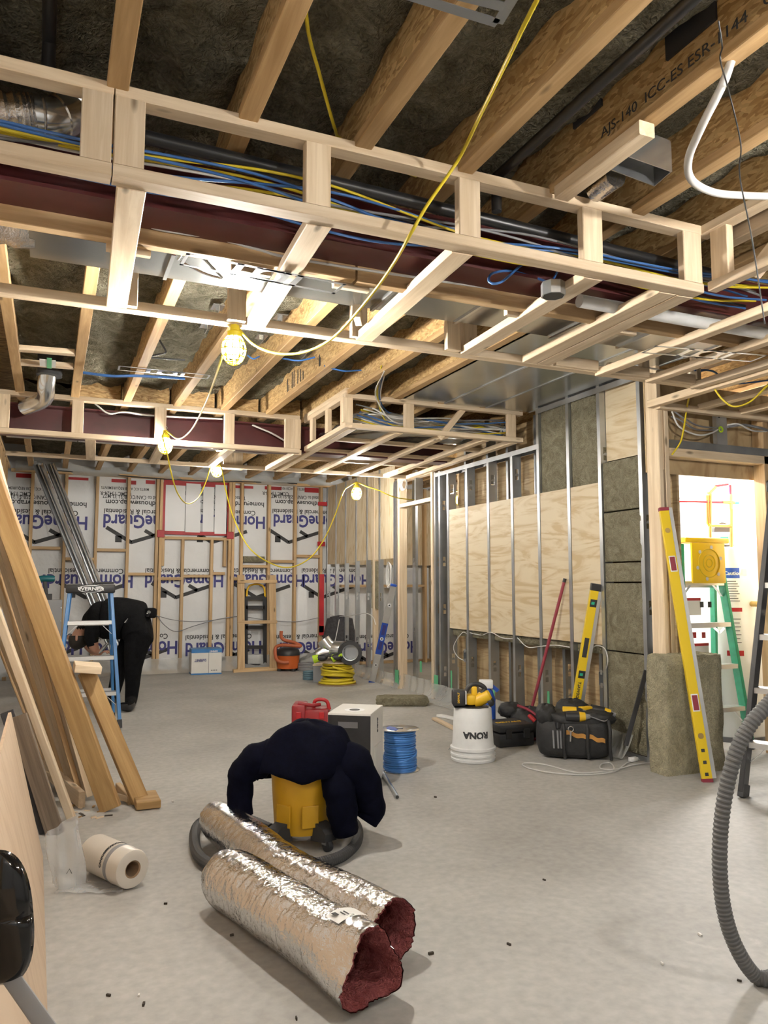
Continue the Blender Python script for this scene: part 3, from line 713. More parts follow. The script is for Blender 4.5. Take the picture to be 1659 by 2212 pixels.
for y in (6.3, 6.9, 7.4): BD('strip', (2.2, y, ZN + .025), (3.78, y, ZN + .025), .05, .036, (0, 1, 0), s3)
for px in (492, 506, 520): x = aty(px, 1000, YH).x; BD('hanger', (x, YH + .07, ZG + .02), (x, YH + .07, ZJ), .07, .036, (1, 0, 0), s3)
beam(6.99, 2.45, 2.70, 'dark red steel beam inside the far bulkhead frame', 3.7)

# galvanised duct runs
d1 = thing('rectangular_duct', 'flat galvanised air duct hung behind the front red beam', 'duct', (1.2, 3.2, 2.55))
XS = [-.12, .25, .42, .92, 1.4, 1.86, 2.1, 2.44, 2.9, 3.4]
for i in range(len(XS) - 1):
    MB().box(XS[i], XS[i + 1] - .004, 3.10, 3.36, 2.548 + .002 * (i % 2), 2.70).build('section', 'galv_sheet', d1)
    MB().box(XS[i + 1] - .014, XS[i + 1] + .002, 3.092, 3.368, 2.540, 2.706).build('seam', 'galv_shiny', d1)
d2 = thing('rectangular_duct', 'small galvanised duct inside the far bulkhead above the bent worker', 'duct', (1.2, 7.4, 2.55))
for i in range(4): MB().box(-.4 + i * .6, .19 + i * .6, 7.32, 7.62, 2.53, 2.69).build('section', 'galv_sheet', d2)
d3 = tag(MB().grid(lambda u, v: (2.3 + 1.4 * u, 5.78 + 1.08 * v, 2.62 + .03 * math.sin(u * 9 + v * 6) * math.sin(v * 11 + u * 3)), 22, 22).build('duct_wrap', 'galv_sheet', None, 60), 'crumpled shiny metal sheet above the boxed far bulkhead strips', 'metal sheet')
d3.modifiers.new('thickness', 'SOLIDIFY').thickness = .01
d4 = tag(MB().grid(lambda u, v: (2.3 + 1.4 * u, 7.12 + .8 * v, 2.60 + .03 * math.sin(u * 9 + v * 6) * math.sin(v * 11 + u * 3)), 22, 14).build('duct_wrap', 'galv_sheet', None, 60), 'shiny metal sheet above far strips behind the second red beam', 'metal sheet')
d4.modifiers.new('thickness', 'SOLIDIFY').thickness = .01
pn = thing('metal_panning', 'wide reflective galvanised sheet closing joist bays beside right wall', 'metal sheet', (3.2, 4.7, ZJ))
for i, (x0, x1) in enumerate(((2.62, 3.0), (3.005, 3.4), (3.405, 3.84))):
    MB().box(x0, x1, 3.75, 5.62, ZJ - .004 - .001 * i, ZJ - .001).build('sheet', 'galv_sheet', pn)
    MB().box(x1 - .012, x1 + .006, 3.75, 5.62, ZJ - .010, ZJ - .004).build('seam', 'galv', pn)

# flexible duct with shiny elbow at upper left
fd = thing('flexible_duct', 'plastic-wrapped flexible duct ending in shiny elbow at upper left', 'duct', (-.1, 2.66, 2.62))
fq = [aty(x, y, 2.565) for x, y in ((-130, 235), (-40, 248), (40, 252), (75, 253))]
MB().tube(spline(fq, 10), [.068 + .006 * math.sin(i * 2.1) for i in range(31)], 20).build('sleeve', 'foil', fd, 60)
eq = [aty(72, 253, 2.565), aty(105, 258, 2.57), aty(140, 252, 2.59), aty(165, 235, 2.62)]
MB().tube(spline(eq, 3), .064, 20).build('elbow', 'galv_shiny', fd, 30)
for a, b in ((0, 1), (1, 2), (2, 3)):
    MB().lathe([(.065, -.005), (.070, 0), (.065, .005)], M.Translation(eq[a].lerp(eq[b], .6)) @ (eq[b] - eq[a]).to_track_quat('Z', 'Y').to_matrix().to_4x4(), 24, False).build('rib', 'galv_shiny', fd, 60)
fe = thing('flexible_duct', 'silver plastic-sleeved duct end meeting the flat galvanised duct', 'duct', (-.4, 3.2, 2.6))
MB().tube(spline([(-.8, 3.22, 2.62), (-.4, 3.22, 2.625), (-.10, 3.22, 2.625)], 8), [.095 + .008 * math.sin(i * 2.3) for i in range(17)], 16).build('sleeve', 'foil', fe, 60)
# round elbow in the far bay at left
fg = thing('round_duct', 'round silver duct elbow dropping into the far bulkhead at left', 'duct', (-.1, 6.3, 2.7))
MB().tube(spline([aty(105, 795, 6.1), aty(100, 830, 6.2), aty(95, 862, 6.45), aty(55, 880, 6.7)], 4), .062, 18).build('elbow', 'galv_shiny', fg, 40)
MB().tube([aty(110, 765, 6.1), aty(106, 812, 6.1)], .09, 18).build('pipe', 'tar', fg, 40)
bk = thing('joist_bracket', 'short pine cleats nailed between joists, taped green, upper left', 'lumber', (0.1, 5.3, ZJ))
p = atz(40, 752, ZJ + .02); q = atz(162, 762, ZJ + .02); BD('cleat', p, q, .06, .035, (0, 1, 0), bk); BD('cleat', p + V((0, .35, 0)), q + V((.0, .35, 0)), .06, .035, (0, 1, 0), bk)
p = atz(103, 785, ZJ - .03); MB().cbox(p, .05, .09, .002).build('patch', 'white_plastic', bk); MB().cbox(p + V((.01, -.02, -.003)), .015, .13, .002).build('tape', 'tape_green', bk)

# thin metal mounting plates
def mount_plate(name, label, p0, p1, w, nd=(0, 0, 1), mat='galv', t=.0015):
    p0, p1 = V(p0), V(p1); L = (p1 - p0).length; x = (p1 - p0).normalized(); z = V(nd); y = z.cross(x).normalized(); z = x.cross(y)
    mt = M((x, y, z)).transposed().to_4x4(); mt.translation = p0
    o = thing(name, label, 'bracket', (p0 + p1) / 2); mm = MB(); e = .014
    mm.box(0, L, -w / 2, -w / 2 + e, 0, t).box(0, L, w / 2 - e, w / 2, 0, t)
    for a0, a1 in ((0, .02), (.30, .345), (.42, .46), (.60, .64), (.68, .72), (.98, 1.0)): mm.box(L * a0, L * a1, -w / 2, w / 2, 0, t)
    mm.build('plate', mat, o, 0, mt)
    r = MB(); c0 = L * .53; ri = w * .36; n = 24
    vs = []; fs = []
    for i in range(n):
        a = 2 * math.pi * i / n; ca, sa = math.cos(a), math.sin(a)
        vs += [(c0 + ri * ca, ri * sa, 0), (c0 + max(-L * .075, min(L * .075, 1.6 * ri * ca)), max(-w / 2, min(w / 2, 1.6 * ri * sa)), 0), (c0 + ri * ca, ri * sa, t), (c0 + max(-L * .075, min(L * .075, 1.6 * ri * ca)), max(-w / 2, min(w / 2, 1.6 * ri * sa)), t)]
    for i in range(n):
        j = (i + 1) % n
        fs += [(4 * i, 4 * i + 1, 4 * j + 1, 4 * j), (4 * i + 2, 4 * j + 2, 4 * j + 3, 4 * i + 3), (4 * i, 4 * j, 4 * j + 2, 4 * i + 2), (4 * i + 1, 4 * i + 3, 4 * j + 3, 4 * j + 1)]
    r.add(vs, fs); r.build('ring', mat, o, 0, mt)
    return o
mount_plate('mounting_plate', 'perforated metal mounting plate hanging below the flat duct', atz(395, 560, 2.44), atz(735, 625, 2.44), .12)
mount_plate('mounting_plate', 'perforated metal mounting plate across joists near far bulkhead', atz(255, 795, ZJ - .005), atz(452, 815, ZJ - .005), .12)
mount_plate('mounting_plate', 'white-lit mounting plate across dropped strips at upper right', atz(1400, 755, ZB - .02), atz(1640, 775, ZB - .02), .13)
mount_plate('mounting_plate', 'small mounting plate under joists near back wall', atz(415, 1003, ZJ - .01), atz(490, 1008, ZJ - .01), .12)
tb = thing('mounting_plate', 'folded grey steel bracket hanging from joists at top edge', 'bracket', atz(1000, 30, 2.66))
for a, b in (((870, -14), (1075, 50)), ((1075, 50), (1108, -5)), ((870, -40), (1090, 15))):
    MB().bar(atz(*a, 2.68), atz(*b, 2.68), .03, .0025, (1, .3, 0)).build('strap', 'galv_dark', tb)
wf = thing('hanging_bracket', 'bent metal strap bracket dangling under flat duct beside lamp', 'bracket', atz(400, 550, 2.5))
MB().tube(spline([atz(385, 560, 2.5), atz(400, 543, 2.5), atz(425, 545, 2.49), atz(480, 600, 2.46)], 5), .006, 6).tube(spline([atz(390, 565, 2.5), atz(440, 590, 2.48), atz(480, 602, 2.46)], 5), .005, 6).build('strap', 'galv_shiny', wf, 60)
MB().cbox(atz(397, 548, 2.5), .012, .012, .003).build('tab', 'galv_shiny', wf)

# junction box with blue loop
jb = thing('junction_box', 'octagonal grey metal junction box under the front bulkhead', 'electrical box', atz(1195, 640, 2.43))
p = atz(1195, 640, 2.43)
MB().lathe([(.052, .0), (.052, .055), (.05, .058)], M.Translation(p), 8).build('body', 'galv', jb)
MB().lathe([(.046, -.001), (.046, .002)], M.Translation(p), 8).build('opening', 'ink_black', jb)
MB().bar(p + V((.052, 0, .01)), p + V((.052, 0, .06)), .03, .004, (0, 1, 0)).build('bracket', 'galv_shiny', jb)
def cable(label, pts, mat, r=.0055, name='cable', group=None, n=8, cat='cable'):
    return tag(MB().tube(spline(pts, n), r, 6).build(name, mat, None, 60), label, cat, group)
cable('looped light blue cable hanging into the octagonal junction box', [p + V((.02, 0, .05)), aty(1150, 598, 2.72), aty(1100, 585, 2.7), aty(1062, 592, 2.66), aty(1058, 610, 2.64), aty(1085, 608, 2.62), aty(1140, 566, 2.74), aty(1205, 572, 2.72), p + V((.0, .02, .055))], 'blue_cable', .0055)

# cables in the front bulkhead
rr = random.Random(3)
kinds = [('blue_cable', 'blue'), ('yellow_cord', 'yellow'), ('blue_cable', 'blue'), ('grey_cable', 'grey'), ('blue_cable', 'blue'), ('yellow_cord', 'yellow'), ('white_cable', 'white'), ('blue_cable', 'blue'), ('grey_cable', 'grey'), ('yellow_cord', 'yellow'), ('blue_cable', 'blue'), ('black_cable', 'black')]
for i, (mt, cn) in enumerate(kinds):
    y = 2.47 + rr.random() * .18; pts = []; ph = rr.random() * 6; z0 = 2.555 + .04 * rr.random()
    for k in range(15):
        x = -.75 + .27 * k
        pts.append(V((x, y + .03 * math.sin(x * 2.3 + ph), z0 + .028 * math.sin(x * 2.0 + ph * 1.7) + .018 * math.sin(x * 5 + ph))))
    cable('%s cable in the bundle threaded through the front bulkhead' % cn, pts, mt, .0052, 'cable', 'cables through the front bulkhead', 5)
# black drain pipes, white pipes
def pipe(label, pts, mat, r, nm='pipe', n=14): return tag(MB().tube(pts, r, n).build(nm, mat, None, 40), label, 'pipe')
pipe('black plastic pipe running lengthwise through the front bulkhead', [(.2, 2.55, 2.70), (2.9, 2.55, 2.64)], 'pipe_black', .024)
pb = [atz(1460, -30, 2.80), atz(1112, 312, 2.80)]
pd_ = pb[0] - pb[1]; pb = [V((1.545, pb[0].y - .6, 2.80)), V((1.545, 2.50, 2.80)), V((1.545, 2.47, 2.79)), V((1.545, 2.46, 2.76)), V((1.545, 2.46, 2.66))]
pipe('black drain pipe between joists turning down at an elbow', pb, 'pipe_black', .02)
pipe('dark vertical pipe strapped between joists at top left', [(-.06, 1.55, 2.88), (-.06, 2.3, 2.88), (-.06, 2.42, 2.86), (-.06, 2.44, 2.72)], 'pipe_black', .02)
pipe('white plastic pipe under the red beam at right', [(2.15, 2.74, 2.49), (3.5, 2.74, 2.49)], 'white_plastic', .03)
pipe('white tube curving down from a joist at upper right', spline([atz(1580, 130, 2.74), atz(1560, 185, 2.66), atz(1515, 275, 2.6), atz(1487, 345, 2.58), atz(1495, 390, 2.58), atz(1540, 415, 2.6), atz(1600, 422, 2.62), atz(1700, 425, 2.65)], 6), 'white_cable', .013)
vb = thing('vent_boot', 'open crumpled galvanised vent boot tucked between joists at upper right', 'duct', atz(1380, 370, ZJ + .06))
q = [atz(*c, ZJ + .0) for c in ((1310, 362), (1345, 335), (1450, 372), (1415, 402))]
mm = MB()
for i in range(4):
    a, b = q[i], q[(i + 1) % 4]; mm.add([a, b, b + V((0, 0, .12)), a + V((0, 0, .12))], [(0, 1, 2, 3)])
o = mm.build('collar', 'galv_shiny', vb); o.modifiers.new('t', 'SOLIDIFY').thickness = .004
MB().add([x + V((0, 0, .1)) for x in q], [(0, 1, 2, 3)]).build('throat', 'galv_dark', vb)
MB().tube([atz(1330, 380, ZJ + .02), atz(1285, 415, ZJ + .02)], [.045, .04], 14).build('stub', 'foil', vb, 60)
cable('thin dark wire dangling in front of joists at right', [atz(1552, 45, 2.70), atz(1560, 100, 2.66), atz(1556, 130, 2.6), aty(1575, 200, 1.55), aty(1600, 310, 1.6), aty(1598, 380, 1.6), aty(1625, 520, 1.6), aty(1652, 700, 1.6)], 'black_cable', .0022)
cable('twisted yellow cord hanging down between joists at top', [atz(660, 20, 2.86), atz(668, 80, 2.84), atz(690, 160, 2.82), atz(712, 240, 2.8), aty(724, 280, 2.40), aty(735, 300, 2.47), aty(800, 345, 2.52), aty(900, 380, 2.55)], 'yellow_cord', .006)
cable('white cable lying along the front beam nailer', [aty(-40, 382, 2.86), aty(60, 400, 2.86), aty(150, 428, 2.86), aty(245, 460, 2.86), aty(310, 473, 2.86), aty(330, 492, 2.87), aty(400, 505, 2.87), aty(470, 515, 2.87), aty(560, 540, 2.88), aty(640, 560, 2.88), aty(900, 600, 2.88), aty(1180, 640, 2.88)], 'white_cable', .006)
# cables in the far boxed bulkhead
rr = random.Random(9)
for i in range(14):
    mt, cn = [('white_cable', 'white'), ('yellow_cord', 'yellow'), ('blue_cable', 'blue'), ('white_cable', 'white'), ('grey_cable', 'grey')][i % 5]
    y = 5.76 + .25 * rr.random(); z = 2.54 + .13 * rr.random(); ph = rr.random() * 6
    st = aty(820 + rr.uniform(-15, 20), 800 + rr.uniform(-10, 15), 4.9 + rr.random() * .3)
    pts = [st, aty(815 + rr.uniform(-8, 8), 855, 5.6)] if i % 3 == 0 else [V((2.2 + rr.random() * .2, y, z + .05))]
    pts += [V((2.2 + .28 * k + .1, y + .05 * math.sin(k + ph), z + .03 * math.sin(k * 1.3 + ph))) for k in range(1, 6)]
    pts += [V((3.74, 5.9, 2.60 + .02 * rr.random()))]
    cable('%s cable looping through the boxed far bulkhead' % cn, pts, mt, .006, 'cable', 'cables in the boxed far bulkhead', 5)
cable('white cables draped across the far bulkhead opening', [aty(205, 872, 6.75), aty(235, 893, 6.75), aty(270, 890, 6.75), aty(330, 898, 6.75), aty(480, 905, 6.75)], 'white_cable', .008)
cable('white cable sagging inside right bay of far bulkhead', [aty(545, 918, 6.8), aty(585, 935, 6.8), aty(615, 952, 6.8)], 'white_cable', .008)
cable('dark blue cables strung below joists in far bay', [atz(180, 805, 2.70), atz(240, 812, 2.68), atz(300, 812, 2.70), atz(400, 818, 2.70)], 'blue_cable', .010)
cable('small dark wires drooping from a joist near front lamp', [atz(345, 735, 2.8), atz(358, 760, 2.72), atz(345, 765, 2.74), atz(325, 772, 2.74), atz(400, 778, 2.74)], 'black_cable', .006)
for (a, b) in (((610, 774), (680, 772)), ((700, 790), (780, 800)), ((535, 768), (560, 770))):
    cable('short blue cable stub poking between far joists', [atz(*a, ZJ + .02), atz((a[0] + b[0]) / 2, (a[1] + b[1]) / 2 + 6, ZJ - .01), atz(*b, ZJ + .03)], 'blue_cable', .006, 'cable', 'blue stubs between far joists')
cable('yellow cord dropping over the doorway header', [atz(1420 + 70, 850, ZB), aty(1484, 880, YD - .06), aty(1478, 920, YD - .06), aty(1470, 955, YD - .06), aty(1452, 982, YD - .05)], 'yellow_cord', .006)
cable('yellow cord sagging under the strips above doorway', [aty(1542, 838, 3.5), aty(1560, 862, 3.45), aty(1585, 878, 3.4), aty(1620, 868, 3.35), aty(1655, 835, 3.3), aty(1690, 800, 3.3)], 'yellow_cord', .006)
cable('blue cable crossing above the doorway strips', [aty(1500, 800, 3.6), aty(1540, 802, 3.6), aty(1580, 828, 3.7), aty(1659, 822, 3.7)], 'blue_cable', .006)
cable('white cable curling above dropped strips at right', [aty(1350, 780, 3.7), aty(1390, 792, 3.7), aty(1430, 800, 3.7), aty(1490, 810, 3.7), aty(1520, 800, 3.7)], 'white_cable', .006)
# ================================================================ string of caged work lamps
sl = thing('string_light', 'yellow string of caged work lamps strung across the ceiling', 'string light', (.77, 3.6, 2.3))
def lamp(c, mat='bulb', tilt=0.0):
    c = V(c); mt = M.Translation(c) @ M.Rotation(tilt, 4, 'X')
    g = MB(); rr_, hh = .058, .075
    prof = [(math.sin(a) * rr_ if a > .5 else math.sin(a) * rr_, math.cos(a) * hh) for a in [math.pi * (.18 + .78 * i / 10) for i in range(11)]]
    for k in range(10):
        a = 2 * math.pi * k / 10
        g.tube([mt @ V((r * math.cos(a), r * math.sin(a), z)) for r, z in prof], .0032, 5)
    for i in (2, 4, 6, 8, 9, 10):
        r, z = prof[i]; g.tube([mt @ V((r * math.cos(t), r * math.sin(t), z)) for t in [2 * math.pi * j / 20 for j in range(20)]], .0032, 5, True, True)
    go = g.build('lamp_guard', 'yellow_cage', sl, 60)
    MB().lathe([(.030, .060), (.034, .062), (.034, .085), (.022, .092), (.020, .125), (.012, .13)], mt, 18).build('socket', 'yellow_cage', go, 40)
    b = [(.012, .058), (.016, .045), (.026, .028), (.0335, .006), (.033, -.012), (.026, -.03), (.014, -.041), (.003, -.044)]
    MB().lathe(b, mt, 16).build('bulb', mat, go, 80)
    MB().tube(spline([mt @ V((0, 0, .125)), mt @ V((.012, 0, .15)), mt @ V((0, 0, .165)), mt @ V((-.01, 0, .15))], 4), .002, 5).build('hook', 'galv', go)
L1, L2, L3, L4 = aty(505, 755, 3.595), aty(357, 962, 6.60), aty(468, 1016, 8.02), aty(770, 1066, 7.95)
N4 = V((4.85, 8.7, 2.30)); lamp(N4); lamp(L1, 'bulb_front', .12); lamp(L2); lamp(L3); lamp(L4)
N1, N2, N3 = V((1.7, -.1, 2.38)), V((2.45, .85, 2.36)), V((-.2, -.7, 2.38))
for q, bm_k in ((N1, 'bulb_near'), (N2, 'bulb_side'), (N3, 'bulb_near')): lamp(q, bm_k)
def cord(pts): MB().tube(spline(pts, 8), .0062, 7).build('cord', 'yellow_cord', sl, 60)
up = V((0, 0, .13))
cA, cB = aty(1160, 0, 1.42), aty(990, 345, 2.26)
cord([N3 + up, V((.7, -.5, 2.32)), N1 + up, cA + (cA - cB) * .7 + V((0, 0, -.03)), cA, cA.lerp(cB, .33), cA.lerp(cB, .66), cB, aty(925, 440, 2.28), aty(890, 500, 2.30), aty(850, 570, 2.5), aty(800, 640, 2.75), aty(735, 715, 3.1), aty(690, 748, 3.3), aty(640, 764, 3.45), aty(590, 762, 3.53), aty(545, 742, 3.58), L1 + up])
cord([N1 + up, V((2.1, .2, 2.28)), N2 + up])
cord([L1 + up, aty(490, 745, 3.66), aty(478, 775, 3.75), aty(460, 830, 4.4), aty(440, 880, 5.2), aty(412, 930, 6.0), aty(385, 948, 6.4), L2 + up])
cord([L2 + up, aty(352, 945, 6.53), aty(362, 985, 6.6), aty(372, 1030, 6.7), aty(385, 1068, 6.9), aty(405, 1088, 7.2), aty(428, 1075, 7.6), aty(445, 1040, 7.8), aty(456, 1005, 7.9), L3 + up])
cord([L3 + up, aty(478, 1010, 7.9), aty(488, 1060, 7.6), aty(505, 1120, 7.3), aty(540, 1185, 7.0), aty(590, 1219, 7.0), aty(630, 1225, 7.0), aty(670, 1205, 7.1), aty(700, 1165, 7.2), aty(725, 1110, 7.4), aty(742, 1062, 7.6), aty(755, 1050, 7.8), L4 + up])
cord([L4 + up, aty(790, 1050, 7.95), aty(815, 1058, 8.0), aty(862, 1076, 8.1), V((4.3, 8.4, 2.25)), N4 + V((0, 0, .13))])
# ================================================================ left side: leaning lumber, sheets, rolls, shovel
def atf(x, y, f):
    d = ray(x, y); return C0 + d * (f / (d.x * _st + d.y * _ct))
RT, AW = V((_ct, -_st, 0)), V((_st, _ct, 0))             # to the right and away, as seen from the camera
def lean(label, b, u, dy, w, t, mat='pine', name='lumber', xe=-.46, wd=(0, 0, 1), group='lumber leaning on the left wall', rough=False, lmax=9):
    p0 = atz(*b, 0.0); p1 = aty(*u, p0.y + dy); d = (p1 - p0)
    k = (xe - p0.x) / d.x if abs(d.x) > 1e-4 else 1
    k = min(k, lmax / d.length)
    p0 = p0 + d.normalized() * (t * .3); e = p0 + d * k
    return tag(board(name, p0, e, w, t, wd, mat), label, 'lumber', group)
lean('widest orange-brown plank of the lumber leaning on left wall', (241, 1752), (112, 1395), .12, .108, .04, 'timber')
lean('slim square batten leaning in front of other lumber, lowest end nearest the rolls', (156, 1772), (52, 1485), .08, .040, .036)
for i_, (lb, b, u, w, t, m_) in enumerate((
    ('pale stud leaning directly behind the widest plank', (196, 1727), (99, 1375), .034, .085, 'pine'),
    ('second pale stud left of the widest leaning plank', (186, 1722), (86, 1375), .034, .085, 'pine'),
    ('third leaning stud left of the widest plank', (176, 1726), (75, 1375), .030, .085, 'pine_warm'),
    ('fourth leaning stud, its foot behind the slim batten', (168, 1716), (64, 1375), .034, .085, 'pine'),
    ('fifth leaning stud in the lumber stack by left wall', (158, 1714), (52, 1375), .030, .085, 'pine'),
    ('sixth leaning stud half hidden behind the slim batten', (147, 1707), (41, 1375), .034, .06, 'pine_warm'),
    ('seventh leaning stud counted left from the widest plank', (138, 1702), (31, 1375), .030, .06, 'pine'),
    ('leaning stud crossing low behind the grey weathered strip', (126, 1700), (20, 1430), .034, .06, 'pine'),
    ('thin leaning stud beside the taller plywood sheet', (116, 1690), (10, 1425), .028, .05, 'pine_warm'),
    ('leftmost short pale stud leaning by the plywood offcut', (106, 1676), (4, 1400), .032, .05, 'pine'),
    ('steep pale stud at the back of the leaning lumber', (160, 1690), (78, 1375), .034, .06, 'pine'),
    ('second steep stud at the back of the leaning lumber', (146, 1684), (60, 1375), .034, .06, 'pine_warm'))):
    lean(lb, b, u, .06 + .03 * (i_ % 3), w, t, m_, wd=(1, 0, 0))
lean('dark strip in the gap behind the plywood offcut', (100, 1800), (22, 1560), .04, .06, .02, 'tar', 'board_strip', lmax=.62, wd=(1, 0, 0))  # plain dark strip filling the gap
o = lean('grey weathered board strip leaning behind the plywood offcut', (120, 1803), (42, 1556), .05, .085, .02, 'weathered', 'board_strip', lmax=.60)
# the leaning timber with nailed end blocks
tb2 = thing('timber_stand', 'rough timber with blocks at both ends leaning beside the blue ladder', 'lumber', atz(302, 1735))
p0 = atz(303, 1730, 0.02); p1 = aty(186, 1450, p0.y + .12)
BD('post', p0, p1, .089, .04, (1, .25, 0), tb2, 'timber')
c = p1 + V((.005, -.03, .02))
MB().box(-.07, .07, -.10, .16, -.02, .022, M.Translation(c) @ M.Rotation(.12, 4, 'Y'), .004).build('top_block', 'pine', tb2)
c = p0 + V((.03, -.06, .005)); MB().box(-.065, .065, -.07, .16, -.02, .022, M.Translation(c), .005).build('foot_block', 'timber', tb2)
# pieces lying at the foot of the stack
def lying(label, a, b, z0, z1, w, t, mat='pine', wd=(0, 0, 1)):
    return tag(board('lumber', atz(*a, z0), atz(*b, z1), w, t, wd, mat), label, 'lumber', 'offcuts at the foot of the stack')
lying('short plank offcut propped on edge under the leaning studs', (95, 1655), (177, 1728), .10, .045, .085, .036, 'pine')
lying('thin strip lying across the feet of the lumber stack', (92, 1670), (280, 1728), .10, .02, .03, .018, 'pine')
lying('small wedge offcut beside the foot of widest plank', (255, 1700), (283, 1730), .02, .02, .05, .03, 'pine_warm')
for i in range(16):
    q = atz(R.uniform(150, 240), R.uniform(1735, 1770), .002)
    tag(MB().box(-.012 - R.random() * .02, .015, -.006, .006, -.002, .003, M.Translation(q) @ M.Rotation(R.random() * 6, 4, 'Z')).build('wood_chip', R.choice(['pine', 'timber', 'chip']), None), 'small wood chip on the floor below the leaning lumber', 'wood chip', 'wood chips below the leaning lumber')
# plywood offcuts standing on edge
pb0, pb1 = atz(115, 2212, 0), atz(93, 1850, 0)
far = V((pb1.x, pb1.y, 0)); top = aty(24, 1538, far.y)
nrm = (top - far); e0 = V((.07, .55, 0))
m_ = MB(); th = V((-.012, 0, -.003))
q = [e0, far, top, V((top.x + .02, .55, top.z))]
m_.add(q + [x + th for x in q], [(0, 1, 2, 3), (7, 6, 5, 4), (0, 4, 5, 1), (1, 5, 6, 2), (2, 6, 7, 3), (3, 7, 4, 0)])
tag(m_.build('plywood_sheet', 'plywood_pale'), 'low pinkish plywood sheet leaning along the left edge', 'plywood sheet')
q = [V((-.13, 2.2, .0)), V((-.13, 4.45, 0)), V((-.30, 4.45, .86)), V((-.30, 2.2, .86))]
m_ = MB(); m_.add(q + [x + th for x in q], [(0, 1, 2, 3), (7, 6, 5, 4), (0, 4, 5, 1), (1, 5, 6, 2), (2, 6, 7, 3), (3, 7, 4, 0)])
tag(m_.build('plywood_sheet', 'plywood_pale'), 'taller plywood sheet behind the low sheet at far left', 'plywood sheet')
# glossy black scoop at lower left
sh = thing('shovel', 'glossy black rounded scoop on grey shaft at lower left corner', 'shovel', atf(60, 2200, 1.5))
cc = atf(-8, 1985, 1.5); ux = (RT + V((0, 0, .12))).normalized(); uz = V((0, 0, 1)) - ux * ux.z; uz.normalize(); uy = ux.cross(uz)
def blade(u, v):
    a = 2 * math.pi * u; e = 2.6
    x = math.copysign(abs(math.cos(a)) ** (2 / e), math.cos(a)) * .066 * v; z = math.copysign(abs(math.sin(a)) ** (2 / e), math.sin(a)) * .122 * v
    return cc + ux * (x + z * -.0) + uz * z + uy * (.02 * (1 - v ** 3) - .008 * (v > .93))
o = MB().grid(blade, 48, 14).build('blade', 'black_gloss', sh, 60); o.modifiers.new('t', 'SOLIDIFY').thickness = .006
MB().bar(atf(12, 2095, 1.52), atf(150, 2290, 1.42), .030, .018, RT, .005).build('shaft', 'grey_plastic', sh, 30)

# poly rolls
def ringtube(mb, pts, r_out, r_in, n=40):
    pass
pr = thing('poly_roll', 'thick white roll of plastic film with cardboard core, lying on floor', 'plastic roll', atz(250, 1905))
fc = atz(287, 1878, .078); ax = (atz(212, 1842, .082) - fc); ax.z = 0.0; Lr = .30; ax = ax.normalized()
mt = M.Translation(fc) @ ax.to_track_quat('Z', 'Y').to_matrix().to_4x4()
MB().lathe([(.034, .0), (.062, -.001), (.072, .003), (.075, .012), (.075, .07), (.0765, .075), (.0765, .10), (.075, .105), (.075, Lr - .01), (.072, Lr), (.034, Lr)], mt, 48, False).build('film', 'roll_white', pr, 40)
MB().lathe([(.029, .004), (.034, -.001), (.035, .002), (.035, Lr), (.029, Lr), (.029, .004)], mt, 32, False).build('core', 'cardboard', pr, 40)
MB().lathe([(.0768, .075), (.0772, .08), (.0772, .096), (.0768, .10)], mt, 48, False).build('printed_band', 'grey_plastic', pr, 40)
for ang, zz_, s in ((2.0, .13, 'VAPOUR'), (3.1, .12, 'CGSB'), (1.2, .12, 'CAN')):
    pass
def ringtext(s, size, mt, r, ang, z, mat, parent, flip=False, bold=0.0, name='lettering', step=None):
    cu = bpy.data.curves.new(name, 'FONT'); cu.body = s; cu.size = size; cu.offset = bold; cu.extrude = .0004; cu.align_x = 'CENTER'; cu.resolution_u = 3
    t_ = bpy.data.objects.new('tmp', cu); me = bpy.data.meshes.new_from_object(t_); bpy.data.objects.remove(t_); bpy.data.curves.remove(cu); me.name = name
    b = bmesh.new(); b.from_mesh(me)
    bmesh.ops.subdivide_edges(b, edges=[e for e in b.edges if e.calc_length() > size * .3], cuts=2)
    for v in b.verts:
        x, y = (-v.co.x, -v.co.y) if flip else (v.co.x, v.co.y)
        a = ang + x / r; rr2 = r + .0008 + v.co.z
        v.co = V((rr2 * math.cos(a), rr2 * math.sin(a), z + y))
    b.to_mesh(me); b.free(); me.transform(mt); me.materials.clear(); me.materials.append(MATS[mat])
    return link(bpy.data.objects.new(name, me), parent)
for a in (.5, 1.5, 2.5, 3.5, 4.5): ringtext('CAN/CGSB', .016, mt, .075, a, .118, 'ink_black', pr, False, .001)
cf = thing('plastic_sleeve', 'crumpled clear plastic film sleeve standing beside the white roll', 'plastic film', atz(130, 1930))
b0, t0 = atz(133, 1925, 0.005), None
def slv(u, v):
    a = 2 * math.pi * u; z = .005 + .225 * v
    rx = .058 + .010 * v + .012 * math.sin(3 * a + v * 4) + .006 * math.sin(7 * a); 
    sk = RT * (-.025 * v) 
    return b0 + AW * .06 + sk + RT * (rx * math.cos(a) * (1.0 - .1 * v)) + AW * (rx * .8 * math.sin(a)) + V((0, 0, z + (.03 * math.sin(a + 1) if v > .9 else 0)))
MB().grid(slv, 48, 10).build('film', 'poly_clear', cf, 60)
def flat(u, v): p = b0 + RT * (-.02 + .26 * u) + AW * (-.02 + .12 * v); return V((p.x, p.y, .004 + .006 * math.sin(u * 9 + v * 5) ** 2))
MB().grid(flat, 16, 6).build('flat_end', 'poly_clear', cf, 60)
MB().tube([b0 + AW * .02 + RT * (-.03 + .01 * k) + V((0, 0, .06 + .018 * (k % 2))) for k in range(7)], .0018, 4).build('print', 'ink_black', cf)

